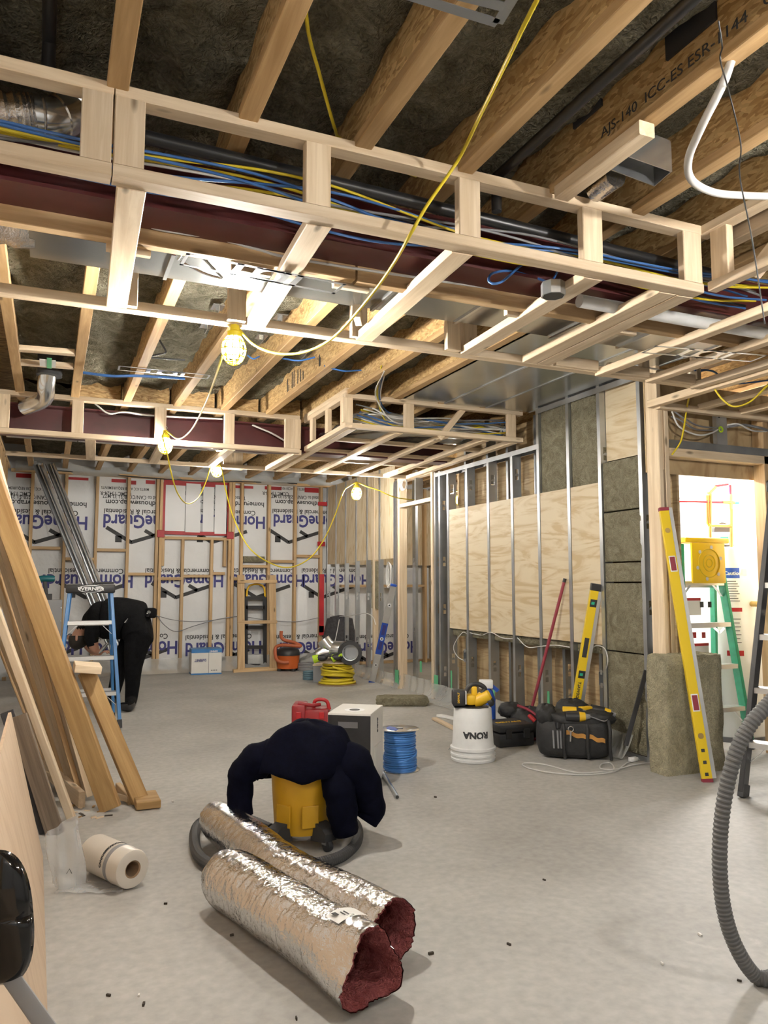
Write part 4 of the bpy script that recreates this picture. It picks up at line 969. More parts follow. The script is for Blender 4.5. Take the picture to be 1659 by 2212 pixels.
# blue stepladder and other stepladders
def stepladder(name, label, org, xdir, ddir, Hh, wt, wb_, dep, nst, rail, capm, stepm='aluminium', rw=.065, sd=.075, cap=True):
    t = thing(name, label, 'ladder', org); org = V(org); xd, dd = V(xdir).normalized(), V(ddir).normalized(); Z = V((0, 0, 1))
    def P(x, y, z): return org + xd * x + dd * y + Z * z
    ht = Hh - .05
    for sgn in (-1, 1):
        r1 = MB().bar(P(sgn * wb_ / 2, 0, .03), P(sgn * wt / 2, dep * .42, ht), rw, .028, dd, .003).build('front_rail', rail, t)
        MB().bar(P(sgn * wb_ / 2, 0, 0), P(sgn * wb_ / 2 * .985, dep * .02, .07), rw + .012, .036, dd, .004).build('foot', 'rubber', r1)
        r2 = MB().bar(P(sgn * wb_ * .47, dep, .03), P(sgn * wt * .46, dep * .50, ht), rw * .75, .024, dd, .003).build('rear_rail', rail, t)
        MB().bar(P(sgn * wb_ * .47, dep, 0), P(sgn * wb_ * .465, dep * .99, .06), rw * .75 + .012, .03, dd, .004).build('foot', 'rubber', r2)
        z = Hh * .58; f = z / ht
        y0, y1 = dep * .42 * f, dep - dep * .5 * f; w = (wb_ + (wt - wb_) * f) / 2
        MB().bar(P(sgn * (w - .03), y0 + .02, z - .02), P(sgn * (w - .03), (y0 + y1) / 2, z - .06), .02, .003).bar(P(sgn * (w - .03), (y0 + y1) / 2, z - .06), P(sgn * (w - .03), y1 - .01, z - .02), .02, .003).build('spreader', stepm, t)
    for k in range(1, nst + 1):
        z = (Hh - .02) * k / (nst + 1); f = z / ht; y = dep * .42 * f; w = (wb_ + (wt - wb_) * f) / 2 - .012
        s = MB().box(-w, w, -sd * .35, sd * .65, -.004, .004, frame(xd, dd, P(0, y, z))).box(-w, w, -sd * .35 - .004, -sd * .35, -.028, .004, frame(xd, dd, P(0, y, z))).box(-w, w, sd * .65, sd * .65 + .004, -.022, .004, frame(xd, dd, P(0, y, z)))
        so = s.build('step', stepm, t)
        b = MB()
        if k in (1, nst):
            for sgn in (-1, 1): MB().bar(P(sgn * (w - .09), y, z - .02), P(sgn * (w + .002), y, z - .11), .02, .004, dd).build('brace', stepm, so)
        yr = dep - dep * .5 * f; wr_ = (wb_ * .94 + (wt * .92 - wb_ * .94) * f) / 2
        MB().bar(P(-wr_, yr, z - .03), P(wr_, yr, z - .03), .03, .012, Z).build('rear_bar', stepm, t)
    if cap:
        MB().box(-wt / 2 - .03, wt / 2 + .03, -.075, .095, -.075, 0, frame(xd, dd, P(0, dep * .45, Hh)), .012).build('top_cap', capm, t, 40)
    return t, P
lb, LP = stepladder('stepladder', 'blue fibreglass stepladder with black top in front of bent worker', (.335, 7.0, 0), (1, 0, 0), (0, 1, 0), 1.21, .34, .52, .5, 3, 'blue_ladder', 'black_plastic')
p = aty(203, 1277, 7.115)
n = 28; ev = [(math.cos(2 * math.pi * i / n), math.sin(2 * math.pi * i / n)) for i in range(n)]
e = MB()
for a0, b0_, a1, b1 in ((.105, .032, .098, .027),):
    vs = [(p.x + a0 * c_, 7.131, p.z + b0_ * s_) for c_, s_ in ev] + [(p.x + a1 * c_, 7.131, p.z + b1 * s_) for c_, s_ in ev]
    e.add(vs, [(i, (i + 1) % n, (i + 1) % n + n, i + n) for i in range(n)])
# the badge sits on the front face of the cap
capf = LP(0, .5 * .45 - .076, 1.2)
em = e.build('badge_ring', 'white_paint', lb); em.matrix_basis = M.Translation(V((capf.x - p.x, capf.y - .0015 - 7.131, 1.172 - p.z)))
text('lettering', 'WERNER', .042, (capf.x, capf.y - .0015, 1.158), (1, 0, 0), (0, 0, 1), 'white_paint', lb, .001, .0006, 'CENTER', 1.25)
tag(MB().bar(LP(.02, .2, 1.222), LP(.19, .25, 1.224), .04, .018, (0, 1, 0), .006).build('utility_tool', 'black_plastic'), 'slim black tool lying on the blue ladder top', 'tool')

# grey metal panel box with teal drill at far left, steel studs leaning on the back wall
pc = thing('metal_cabinet', 'grey perforated metal cabinet by left wall under teal drill', 'cabinet', aty(105, 1400, 9.2))
c = aty(103, 1340, 9.2)
MB().box(c.x - .16, c.x + .14, 9.2, 9.45, 0, aty(103, 1296, 9.2).z, None, .006).build('body', 'grey_plastic', pc)
for i in range(6): MB().cbox((c.x + .13, 9.197, .25 + i * .14), .006, .003, .006).build('screw', 'galv_shiny', pc)
dr = thing('cordless_drill', 'teal cordless drill standing on the grey metal cabinet', 'drill', aty(95, 1296, 9.25))
c = aty(97, 1250, 9.25)
MB().tube([c + V((-.10, 0, 0)), c + V((-.03, 0, 0)), c + V((.06, 0, 0)), c + V((.10, 0, 0))], [.02, .035, .036, .03], 12).build('motor', 'teal', dr, 40)
MB().bar(c + V((-.0, 0, -.02)), c + V((.02, 0, -.17)), .04, .035, (1, 0, 0), .01).build('handle', 'black_plastic', dr)
MB().cbox(c + V((.02, 0, -.20)), .06, .04, .035, None, .008).build('battery', 'black_plastic', dr)
for i, (dx, w, m_n) in enumerate(((0, .062, 'galv_dark'), (.07, .062, 'galv_shiny'), (.14, .062, 'galv'), (.20, .05, 'galv_shiny'))):
    p0 = aty(268 + dx * 150, 1420, 10.1); p0.z = .02
    p1 = aty(76 + dx * 190, 1004, 10.6)
    d = (p1 - p0).normalized(); m_ = MB()
    xx = V((.35 * (-1) ** i, -1, 0)); yy = d.cross(xx).normalized(); xx = yy.cross(d).normalized()
    mt = M((yy, xx, d)).transposed().to_4x4(); mt.translation = p0 + V((0, -.02 * i, 0)); L = (p1 - p0).length; g = .002
    for b_ in ((-w / 2, w / 2, 0, g), (-w / 2, -w / 2 + g, 0, .035), (w / 2 - g, w / 2, 0, .035), (-w / 2, -w / 2 + .012, .035, .035 + g), (w / 2 - .012, w / 2, .035, .035 + g)): m_.box(*b_, 0, L)
    tag(m_.build('steel_stud', m_n, None, 0, mt), ['leftmost loose steel stud leaning against the back wall', 'second loose steel stud from left leaning on back wall', 'third loose steel stud leaning behind the blue ladder', 'rightmost loose steel stud leaning beside the worker'][i], 'steel stud', 'loose steel studs leaning behind the worker')
# ================================================================ person bending over
FP = 7.85
def pp(x, y, da=0.0): return atf(x, y, FP + da)
sk = []; ed = []
def chain(pts, start=None):
    prev = start
    for p_, r_ in pts:
        sk.append((p_, r_)); i = len(sk) - 1
        if prev is not None: ed.append((prev, i))
        prev = i
    return prev
hip = chain([(pp(312, 1364), (.23, .23))])
chain([(pp(290, 1342), (.25, .25)), (pp(258, 1334), (.265, .25)), (pp(225, 1336), (.25, .24)), (pp(203, 1342), (.19, .17))], hip); chest = len(sk) - 1
nk = chain([(pp(187, 1352), (.07, .07)), (pp(178, 1362), (.075, .075)), (pp(172, 1376), (.088, .10)), (pp(168, 1392), (.07, .085))], chest)
for da, ex, hx in ((-.19, (196, 1378), (207, 1408)), (.20, (185, 1375), (195, 1405))):
    sh_ = chain([(pp(203, 1342, da * .8), (.10, .10)), (pp(ex[0], ex[1], da * 1.1), (.082, .08)), (pp((ex[0] + hx[0]) / 2 - 2, (ex[1] + hx[1]) / 2, da), (.064, .064)), (pp(hx[0], hx[1], da * .9), (.034, .03)), (pp(hx[0] + 7, hx[1] + 3, da * .85), (.038, .022))], chest)
    hw_ = sk[sh_][0]; di = (pp(hx[0] + 20, hx[1] - 2, da * .8) - hw_).normalized()
    for k, (off, L) in enumerate(((-.030, .075), (-.011, .088), (.009, .085), (.028, .068))):
        o_ = AW * off
        chain([(hw_ + o_ + di * .045, (.0095, .0095)), (hw_ + o_ + di * (.045 + L * .5) + V((0, 0, -.012)), (.0088, .0088)), (hw_ + o_ + di * (.035 + L * .85) + V((0, 0, -.04)), (.0078, .0078))], sh_)
    chain([(hw_ + V((0, 0, -.03)) + di * .01, (.0105, .0105)), (hw_ + V((0, 0, -.055)) + di * .045, (.0095, .0095))], sh_)
for da, kn, an, toe in ((-.11, (287, 1440), (283, 1512), (258, 1523)), (.13, (258, 1432), (245, 1500), (222, 1510))):
    chain([(pp(300 - (da > 0) * 10, 1372, da), (.16, .155)), (pp((300 + kn[0]) / 2, 1405, da), (.13, .125)), (pp(*kn, da), (.098, .095)), (pp((kn[0] + an[0]) / 2 + 2, (kn[1] + an[1]) / 2, da), (.08, .08)), (pp(*an, da), (.068, .068)), (atz(an[0] - 2, an[1] + 12 + 3, .055), (.055, .05)), (atz(toe[0], toe[1] + 2, .045), (.05, .04))], hip)
me = bpy.data.meshes.new('person'); me.from_pydata([tuple(a) for a, b in sk], ed, [])
ob = bpy.data.objects.new('person', me); COL.objects.link(ob)
ob.modifiers.new('skin', 'SKIN').use_smooth_shade = True
ss = ob.modifiers.new('sub', 'SUBSURF'); ss.levels = 2; ss.render_levels = 2
sm_ = ob.modifiers.new('smooth', 'SMOOTH'); sm_.factor = .5; sm_.iterations = 5
for i, (a, r_) in enumerate(sk): me.skin_vertices[0].data[i].radius = r_; me.skin_vertices[0].data[i].use_root = (i == hip)
dg = bpy.context.evaluated_depsgraph_get(); dg.update()
bm_ = bpy.data.meshes.new_from_object(ob.evaluated_get(dg)); bpy.data.objects.remove(ob)
b_ = bmesh.new(); b_.from_mesh(bm_); b_.verts.ensure_lookup_table(); seen = set(); isl = []
for v in b_.verts:
    if v.index in seen: continue
    st_ = [v]; seen.add(v.index); cur = []
    while st_:
        w = st_.pop(); cur.append(w)
        for e_ in w.link_edges:
            o_ = e_.other_vert(w)
            if o_.index not in seen: seen.add(o_.index); st_.append(o_)
    isl.append(cur)
isl.sort(key=len)
bmesh.ops.delete(b_, geom=[v for c_ in isl[:-1] for v in c_], context='VERTS'); b_.to_mesh(bm_); b_.free()
bm_.name = 'person'; bm_.materials.clear()
for k_ in ('fabric_black', 'fabric_grey', 'skin', 'black_plastic'): bm_.materials.append(MATS[k_])
headc = pp(171, 1380); hands = [pp(214, 1410, -.17), pp(202, 1407, .18)]
for p_ in bm_.polygons:
    c = p_.center; m_i = 0
    if (c - headc).length < .155 and c.z < pp(180, 1358).z: m_i = 2
    elif min((c - h).length for h in hands) < .11: m_i = 2
    elif c.z < .075: m_i = 3
    p_.material_index = m_i; p_.use_smooth = True
person = link(bpy.data.objects.new('person', bm_))
tag(person, 'person in black clothes bending far forward behind the blue ladder', 'person')
hc = pp(173, 1377, 0)
def hairf(u, v):
    a = 2 * math.pi * u; b = math.pi * .56 * v; d0 = (sk[nk][0] - sk[nk - 2][0]).normalized(); 
    x = RT * -1; z = (V((0, 0, -1)) + RT * -.25).normalized(); y = AW
    return hc + x * (math.sin(b) * math.cos(a) * .108) * -1 + y * (math.sin(b) * math.sin(a) * .095) + z * (math.cos(b) * .125)
MB().grid(hairf, 20, 8).build('hair', 'hair', person, 70)
for s in (-1, 1): MB().cbox(hc + AW * (.09 * s), .012, .012, .028, None, .01).build('ear', 'skin', person, 60)
MB().cbox(hc + RT * -.115, .016, .014, .022, None, .01).build('nose', 'skin', person, 60)
MB().tube([pp(322 - 2 * i, 1322 + 4 * i, -.17 + .02 * i) for i in range(3)], .02, 6).build('belt_pouch', 'black_plastic', person)
c = pp(326, 1324, -.05); soft_p = MB().cbox(c, .05, .06, .05, M.Identity(4), .02).build('pocket', 'fabric_black', person, 60)
for x, y in ((287, 1331), (318, 1325), (283, 1355)): MB().cbox(pp(x, y, -.19), .005, .005, .005).build('rivet', 'galv_shiny', person)
MB().tube([pp(276, 1338, -.19), pp(270, 1345, -.20), pp(280, 1330, -.19)], .012, 6).build('tool_clip', 'galv_shiny', person)
MB().tube([pp(214, 1412, -.2), pp(222, 1402, -.21), pp(234, 1388, -.2)], [.006, .02, .012], 8).build('held_fitting', 'galv_shiny', person, 40)
# ================================================================ middle of the floor
def soft(mb, c, hx, hy, hz, e=3.0, n=28, k=16, amp=0.0, seed=0, m=None, flat=None):
    """superellipsoid lump with small folds"""
    rr = random.Random(seed); ph = [rr.random() * 6 for _ in range(6)]; c = V(c)
    def pw(v, q): return math.copysign(abs(v) ** q, v)
    def fn(u, v):
        a = 2 * math.pi * u; b = math.pi * (v - .5); q = 2 / e
        d = V((pw(math.cos(b), q) * pw(math.cos(a), q), pw(math.cos(b), q) * pw(math.sin(a), q), pw(math.sin(b), q)))
        s = 1 + amp * (math.sin(5 * a + ph[0] + 4 * b) + .7 * math.sin(9 * a + ph[1] - 6 * b) + .6 * math.sin(13 * b + ph[2] + 3 * a))
        p = V((d.x * hx * s, d.y * hy * s, d.z * hz * s))
        if flat is not None and p.z < flat: p.z = flat
        return c + ((m @ p) if m else p)
    mb.grid(fn, n, k); return mb
M3 = M((RT, AW, V((0, 0, 1)))).transposed()               # local x to the right, y away, z up
def cam_m(o): m = M3.to_4x4(); m.translation = V(o); return m

# foil-wrapped insulated ducts
def foil_duct(label, pts, r, seed, tri=False):
    t = thing('insulated_duct', label, 'duct', (pts[0].x, pts[0].y, 0)); rr = random.Random(seed)
    P = spline(pts, 150 // (len(pts) - 1)); k = len(P); n = 72
    T = [(P[min(i + 1, k - 1)] - P[max(i - 1, 0)]).normalized() for i in range(k)]
    def ring(i, rad, squash=1.0, jag=0.0, tri_=0.0):
        x = T[i].cross(V((0, 0, 1))).normalized(); z = x.cross(T[i]); out = []
        for j in range(n):
            a = 2 * math.pi * j / n
            w_ = V((i * .30, math.cos(a) * 2.2 + seed, math.sin(a) * 2.2)); nz = abs(NZ.noise(w_)) + .5 * abs(NZ.noise(w_ * 2.3)) ; lo = NZ.noise(V((i * .035, math.cos(a) * .9, math.sin(a) * .9 + seed)))
            q = rad * (1.02 - .085 * nz + .05 * lo) * (1 + tri_ * (.22 * math.cos(3 * (a - 1.57)) - .02))
            p = P[i] + x * math.cos(a) * q + z * math.sin(a) * q * squash + T[i] * rr.uniform(-jag, jag)
            p.z = max(p.z, .003); out.append(p)
        return out
    rings = []
    for i in range(k):
        endf = 1 - .16 * max(0, 1 - i / 14.0) ** 2
        tt = max(0, (i - (k - 30)) / 29.0) if tri else 0
        rings.append(ring(i, r * endf, 1.0, .008 if i in (k - 1,) else 0, tt))
    m_ = MB(); vs = [p for rg in rings for p in rg]
    fs = [(i * n + j, i * n + (j + 1) % n, (i + 1) * n + (j + 1) % n, (i + 1) * n + j) for i in range(k - 1) for j in range(n)]
    vs.append(P[0]); fs += [(len(vs) - 1, (j + 1) % n, j) for j in range(n)]
    m_.add(vs, fs); m_.build('foil_jacket', 'foil', t, 80)
    # pink wool lining with an open throat
    m2 = MB(); last = rings[-1]; c = P[-1]; vs = []
    prof = [(.985, -.004), (.95, .0), (.84, -.012), (.74, -.05), (.66, -.14), (.60, -.28), (.55, -.45)]
    for s, d in prof:
        for j in range(n):
            a = 2 * math.pi * j / n; s2 = s * (1 + (.10 * math.sin(3 * a + seed) + .05 * math.sin(7 * a) + rr.uniform(-.03, .03)) * (1 - s) * 1.6)
            vs.append(c.lerp(last[j], s2) + T[-1] * (d + (rr.uniform(-.006, .006) if s < .9 else 0)))
    fs = [(i * n + j, i * n + (j + 1) % n, (i + 1) * n + (j + 1) % n, (i + 1) * n + j) for i in range(len(prof) - 1) for j in range(n)]
    q = (len(prof) - 1) * n; fs.append(tuple(q + j for j in range(n)))
    m2.add(vs, fs); m2.build('wool_lining', 'wool_pink', t, 80)
    return t, P, T
n1, f1 = atz(806, 2098, .112), atz(482, 1890, .104)
t1, P1, T1 = foil_duct('nearest foil-wrapped duct with paper tag and open pink end', [f1, f1.lerp(n1, .33) + V((0, 0, .004)), f1.lerp(n1, .66), n1], .108, 4, True)
n2, m2_, f2 = atz(853, 2010, .098), atz(634, 1896, .098), atz(466, 1768, .10)
foil_duct('foil-wrapped duct lying against the yellow vacuum, pink end showing', [f2, f2.lerp(m2_, .5), m2_, m2_.lerp(n2, .5), n2], .097, 8, False)
i_ = int(len(P1) * .86); c = P1[i_]; ax = T1[i_]; up_ = (V((0, 0, 1)) * .82 + (ax.cross(V((0, 0, 1)))).normalized() * -.10 + V((.0, -.25, 0))).normalized()
rt_ = up_.cross(ax).normalized(); up_ = ax.cross(rt_)
mt = M((ax, rt_, up_)).transposed().to_4x4(); mt.translation = c + up_ * .117
MB().grid(lambda u, v: mt @ V((-.035 + .07 * u, -.055 + .11 * v, -.012 * (2 * v - 1) ** 2 + .002)), 4, 8).build('paper_tag', 'card_white', t1, 60)
for b_ in ((-.02, .0, -.045, -.03, .0, .0012), (-.01, .015, -.02, -.016, .002, .0032), (-.01, .015, -.008, -.004, .002, .0035)): MB().box(*b_, mt).build('tag_print', 'ink_black', t1)

# yellow vacuum under a dark hoodie
VC = atz(645, 1843, 0) + AW * .165
vc = thing('shop_vacuum', 'yellow shop vacuum with black casters under a dark hoodie', 'vacuum', VC)
MB().lathe([(.10, .055), (.128, .06), (.135, .09), (.143, .20), (.150, .30), (.158, .345), (.162, .35), (.162, .365), (.15, .37)], M.Translation(VC), 40).build('tank', 'yellow_vac', vc, 40)
for a in (-.55, .35):
    d = (AW * -1 * math.cos(a) + RT * math.sin(a)); tz = M((RT * math.cos(a) + AW * math.sin(a), d, V((0, 0, 1)))).transposed().to_4x4(); tz.translation = VC + d * .145
    MB().box(-.04, .04, -.004, .004, .10, .20, tz, .003).build('moulded_panel', 'yellow_vac', vc)
MB().lathe([(.15, .365), (.156, .38), (.14, .44), (.09, .475), (.02, .48)], M.Translation(VC), 32).build('motor_head', 'black_plastic', vc, 40)
c = VC + RT * -.17 + V((0, 0, .35)); MB().box(-.045, .03, -.03, .03, -.025, .03, cam_m(c), .012).build('latch', 'yellow_vac', vc, 40)
for a in (-35, 42, 150, 215):
    a = math.radians(a); d = AW * -math.cos(a) + RT * math.sin(a); s_ = V((0, 0, 1)).cross(d)
    mt = M((s_, d, V((0, 0, 1)))).transposed().to_4x4(); mt.translation = VC
    o = MB().prism([(.11, .035), (.215, .05), (.222, .085), (.20, .105), (.15, .12), (.12, .12)], -.035, .035, mt @ M(((0, 0, 1, 0), (1, 0, 0, 0), (0, 1, 0, 0), (0, 0, 0, 1)))).build('caster_arm', 'rubber', vc)
    w = VC + d * .195 + V((0, 0, .028)); MB().lathe([(.004, -.012), (.027, -.012), (.028, 0), (.027, .012), (.004, .012)], M.Translation(w) @ s_.to_track_quat('Z', 'Y').to_matrix().to_4x4(), 18).build('wheel', 'rubber', o, 40)
    MB().box(-.016, .016, .17, .20, .03, .06, mt).build('fork', 'galv', o)
hose = [atf(x, y, f) for x, y, f in ()]
hp = [atz(x, y, .028) for x, y in ((585, 1790), (520, 1765), (460, 1768), (428, 1782), (420, 1815), (435, 1855), (490, 1880), (560, 1880), (640, 1872), (700, 1862), (745, 1845), (772, 1815), (768, 1780), (735, 1755))]
HP = spline(hp, 22)
MB().tube(HP, [.0235 + .0016 * (i % 2) for i in range(len(HP))], 12).build('hose', 'rubber', vc, 20)
# hoodie
hd = thing('hoodie', 'dark navy hoodie draped over the yellow vacuum', 'clothing', VC + V((0, 0, .35)))
def hood(u, v):
    a = 2 * math.pi * u; x, y = math.cos(a), math.sin(a)                    # x right, y away
    rx = .268 if x > 0 else .235; ry = .20
    fr = max(0.0, -y)
    hem = .315 + .0 * fr - .05 * max(0, y) - .07 * max(0, x) ** 2 - .03 * max(0, -x) ** 2
    if y < -.2: hem = .345 - .03 * math.cos((x) * 3.2) * fr
    s = math.sin(min(1, v * 1.0) * math.pi / 2)
    prof = s ** .92
    zt = .565 - .03 * abs(x) * prof
    z = zt - (zt - hem) * (1 - math.cos(v * math.pi / 2)) ** 1.25
    fold = 1 + (.035 * math.sin(7 * a + 1) + .025 * math.sin(11 * a + 2.2) + .015 * math.sin(17 * a)) * v * v
    p = VC + RT * (.015 + x * rx * prof * fold) + AW * (y * ry * prof * fold) + (RT * x + AW * y) * (.035 * v * NZ.noise(V((x * 2.2, y * 2.2, v * 2.5)))) + V((0, 0, z + .02 * NZ.noise(V((x * 3 * v, y * 3 * v, 4.0))) + .006 * math.sin(9 * a + v * 7) * v + .012 * math.sin(3 * a + 5 * v) * (1 - v) * v * 4))
    return p
o = MB().grid(hood, 96, 26).build('body', 'fabric_navy', hd, 80); o.modifiers.new('t', 'SOLIDIFY').thickness = .006
def sleeve(pts, rs, seed):
    P = spline([VC + RT * x + AW * y + V((0, 0, z)) for x, y, z in pts], 8); rr = random.Random(seed)
    k = len(P); R_ = []
    for i in range(k):
        t = i / (k - 1) * (len(rs) - 1); j = min(int(t), len(rs) - 2); R_.append((rs[j] + (rs[j + 1] - rs[j]) * (t - j)) * (1 + .05 * math.sin(i * .8 + seed) + .02 * rr.uniform(-1, 1)))
    return MB().tube(P, R_, 18).build('sleeve', 'fabric_navy', hd, 80)
sleeve([(-.12, -.05, .42), (-.21, -.07, .385), (-.275, -.08, .33), (-.285, -.08, .25), (-.285, -.09, .15)], (.07, .085, .065, .06, .062), 1)
sleeve([(.14, -.04, .43), (.24, -.06, .36), (.305, -.06, .25), (.325, -.06, .16), (.30, -.07, .115)], (.08, .10, .075, .068, .055), 2)
sleeve([(.15, -.10, .36), (.185, -.135, .25), (.20, -.14, .15), (.215, -.14, .075)], (.07, .075, .068, .055), 3)

# network cable box
A, B = atz(801, 1711), atz(821, 1686); dy_ = (B - A).normalized(); dx_ = V((dy_.y, -dy_.x, 0)); dx_ = -dx_ if dx_.x < 0 else dx_
ht = aty(798, 1543, A.y).z; Wd = .265; Dp = .36
cb = thing('cable_box', 'tall carton with white top and black front behind the hoodie', 'carton', A)
mt = M((dx_, dy_, V((0, 0, 1)))).transposed().to_4x4(); mt.translation = A
MB().box(-Wd, 0, 0, Dp, 0, ht, mt, .003).build('carton', 'card_white', cb)
MB().box(-Wd + .002, -.002, -.0015, .001, .002, ht - .012, mt).build('front_print', 'black_case', cb)
MB().box(-.20, -.08, -.0028, -.001, ht - .085, ht - .05, mt, .0006).build('hand_slot', 'ink_grey', cb)
n = 24; MB().lathe([(.0, 0), (.062, .0), (.062, .0012), (.0, .0012)], mt @ M.Translation((-.13, .13, ht)), n, False).build('outlet_ring', 'white_paint', cb)
MB().lathe([(.0, 0), (.032, .0), (.032, .0025), (.0, .0025)], mt @ M.Translation((-.13, .13, ht)), n, False).build('outlet', 'ink_black', cb)
text('lettering', 'CAT', .028, mt @ V((-.025, -.0025, .245)), -dx_, (0, 0, -1), 'white_paint', cb, .001)
text('lettering', '6', .06, mt @ V((-.03, -.0025, .20)), -dx_, (0, 0, -1), 'white_paint', cb, .001)
text('lettering', 'CABLE', .03, mt @ V((.0015, .18, ht - .05)), (0, 0, -1), dy_, 'ink_black', cb, .001)
MB().box(-.0, .006, .10, .26, .10, .24, mt).build('torn_flap', 'card_white', cb)

# blue cable spool
def flange(r, z, t, mt, th=.003, n=40): return [(.02, z), (r, z), (r + .002, z + th / 2), (r, z + th), (.02, z + th)]
S0 = atz(864, 1662, 0); sp = thing('cable_spool', 'metal-ended spool wound with bright blue cable', 'cable spool', S0); mt = M.Translation(S0)
for z in (.002, .262): MB().lathe(flange(.128, z, 0, mt), mt, 40).build('end_disc', 'galv_shiny', sp, 40)
m_ = MB()
for i in range(23):
    r = .097 + .004 * (i % 2) + (.006 if i < 9 else 0); m_.tube([S0 + V((r * math.cos(a), r * math.sin(a), .013 + i * .0109 + .004 * math.sin(a + i))) for a in [2 * math.pi * j / 28 for j in range(28)]], .0064, 6, False, True)
m_.tube([S0 + V((.108 * math.cos(a), .108 * math.sin(a), .05 + .03 * (a + 2.6))) for a in [-2.6 + .12 * j for j in range(22)]], .0058, 6)
m_.lathe([(.09, .005), (.09, .26)], mt, 24); m_.build('cable_winding', 'blue_spool', sp, 60)
MB().lathe([(.02, .262), (.022, .27), (.018, .27)], mt, 16).build('hub', 'galv_dark', sp, 40)
MB().grid(lambda u, v: S0 + V(((.03 + .06 * v) * math.cos(2 * u + 2), (.03 + .06 * v) * math.sin(2 * u + 2), .267)), 12, 3).build('label', 'blue', sp)
pa, pb_ = atz(826, 1668, .012), atz(858, 1722, .012)
o = MB().tube([pa, pb_], .0125, 18).build('conduit', 'galv'); tag(o, 'short length of steel conduit on floor below blue spool', 'pipe')
MB().lathe([(.0095, 0), (.0096, .0015)], M.Translation(pb_ + (pb_ - pa).normalized() * .0002) @ (pb_ - pa).to_track_quat('Z', 'Y').to_matrix().to_4x4(), 16).build('bore', 'ink_black', o)

# red case behind the carton
rcp = atf(668, 1600, 5.9); rcp.z = 0
rc = thing('red_case', 'red moulded tool case with handles behind the hoodie', 'tool case', rcp); mt = cam_m(rcp)
zt = atf(668, 1518, 5.9).z
MB().box(-.125, -.02, -.10, .12, 0, zt, mt, .02).build('shell', 'red_case', rc, 40)
MB().box(-.03, .15, -.10, .12, 0, zt - .035, mt, .02).build('lid', 'red_case', rc, 40)
MB().tube(spline([mt @ V(p) for p in ((.03, .0, zt - .05), (.04, .0, zt + .01), (.08, .0, zt + .025), (.13, .0, zt + .01), (.15, .0, zt - .05))], 5), .014, 8).build('handle', 'red', rc, 60)
MB().tube([mt @ V(p) for p in ((-.08, -.06, zt + .005), (.03, -.07, zt - .01), (.08, -.02, zt - .01))], .014, 8).build('handle', 'red_case', rc, 60)
for x in (-.07, .10): MB().box(x - .02, x + .02, -.112, -.10, zt - .10, zt - .05, mt, .004).build('latch', 'red', rc)

# mineral wool scrap
wp_ = atz(868, 1522, 0); mt = cam_m(wp_)
tag(soft(MB(), wp_ + V((0, 0, .04)), .26, .13, .045, 7, 40, 14, .03, 3, M3, None).build('wool_slab', 'wool', None, 70), 'flat slab of brown mineral wool lying on floor by opening', 'insulation')

# ---------------------------------------------------------------- by the back wall
Y0 = atz(728, 1478, 0)
ys = thing('cord_spool', 'spool wound with thick yellow cord near the partition', 'cable spool', Y0); mt = M.Translation(Y0)
zt = atf(728, 1428, (Y0 - C0).dot(AW)).z + .0
for z in (.002, zt - .012): MB().lathe([(.02, z), (.235 if z < .1 else .21, z), (.235 if z < .1 else .21, z + .012), (.02, z + .012)], mt, 40).build('end_disc', 'cardboard' if z < .1 else 'pine', ys, 40)
m_ = MB(); nr = 9
for i in range(nr):
    r = .175 + .018 * math.sin(i * 2.3); tx, ty = R.uniform(-.02, .02), R.uniform(-.02, .02)
    m_.tube([Y0 + V((r * math.cos(a), r * math.sin(a), .035 + i * (zt - .06) / nr + tx * math.cos(a) + ty * math.sin(a))) for a in [2 * math.pi * j / 28 for j in range(28)]], .0155, 8, False, True)
m_.tube([Y0 + V((.20 * math.cos(a), .20 * math.sin(a), zt - .05 - .055 * (a + 2.2))) for a in [-2.2 + .13 * j for j in range(20)]], .0155, 8)
m_.tube([Y0 + V((.215 * math.cos(a), .215 * math.sin(a), .03)) for a in [-3.3 + .13 * j for j in range(30)]], .0155, 8)
m_.build('cord_winding', 'yellow_cord', ys, 60)
MB().lathe([(.12, .01), (.12, zt - .01)], mt, 20).build('drum', 'cardboard', ys, 40)
FY = (Y0 - C0).dot(AW)
wy = thing('duct_wye', 'shiny galvanised duct wye lying on the yellow cord spool', 'duct fitting', Y0 + V((0, 0, zt)))
a1, a2, a3 = atf(722, 1406, FY + .02), atf(750, 1408, FY - .02), atf(757, 1409, FY - .12)
MB().tube([a1 + RT * -.06, a1, a2], [.10, .125, .125], 28).build('trunk', 'galv_shiny', wy, 35)
MB().tube([a2 + RT * -.02, a2 + RT * .02 + AW * -.03, a3 + AW * -.08], [.125, .142, .142], 32, False).build('collar', 'black_plastic', wy, 35)
MB().lathe([(.142, 0), (.098, .0), (.096, .02)], M.Translation(a3 + AW * -.08) @ AW.to_track_quat('Z', 'Y').to_matrix().to_4x4(), 32, False).build('rim', 'black_plastic', wy, 40)
MB().lathe([(.096, .01), (.085, .012), (.085, .10), (.0, .10)], M.Translation(a3 + AW * -.08) @ AW.to_track_quat('Z', 'Y').to_matrix().to_4x4(), 28, False).build('bore', 'galv_dark', wy, 40)
MB().tube([a1, atf(706, 1393, FY), atf(698, 1381, FY)], [.10, .085, .082], 22).build('branch', 'galv_shiny', wy, 35)
MB().tube([a1, atf(700, 1410, FY), atf(686, 1417, FY)], [.10, .085, .080], 22).build('branch', 'galv_shiny', wy, 35)
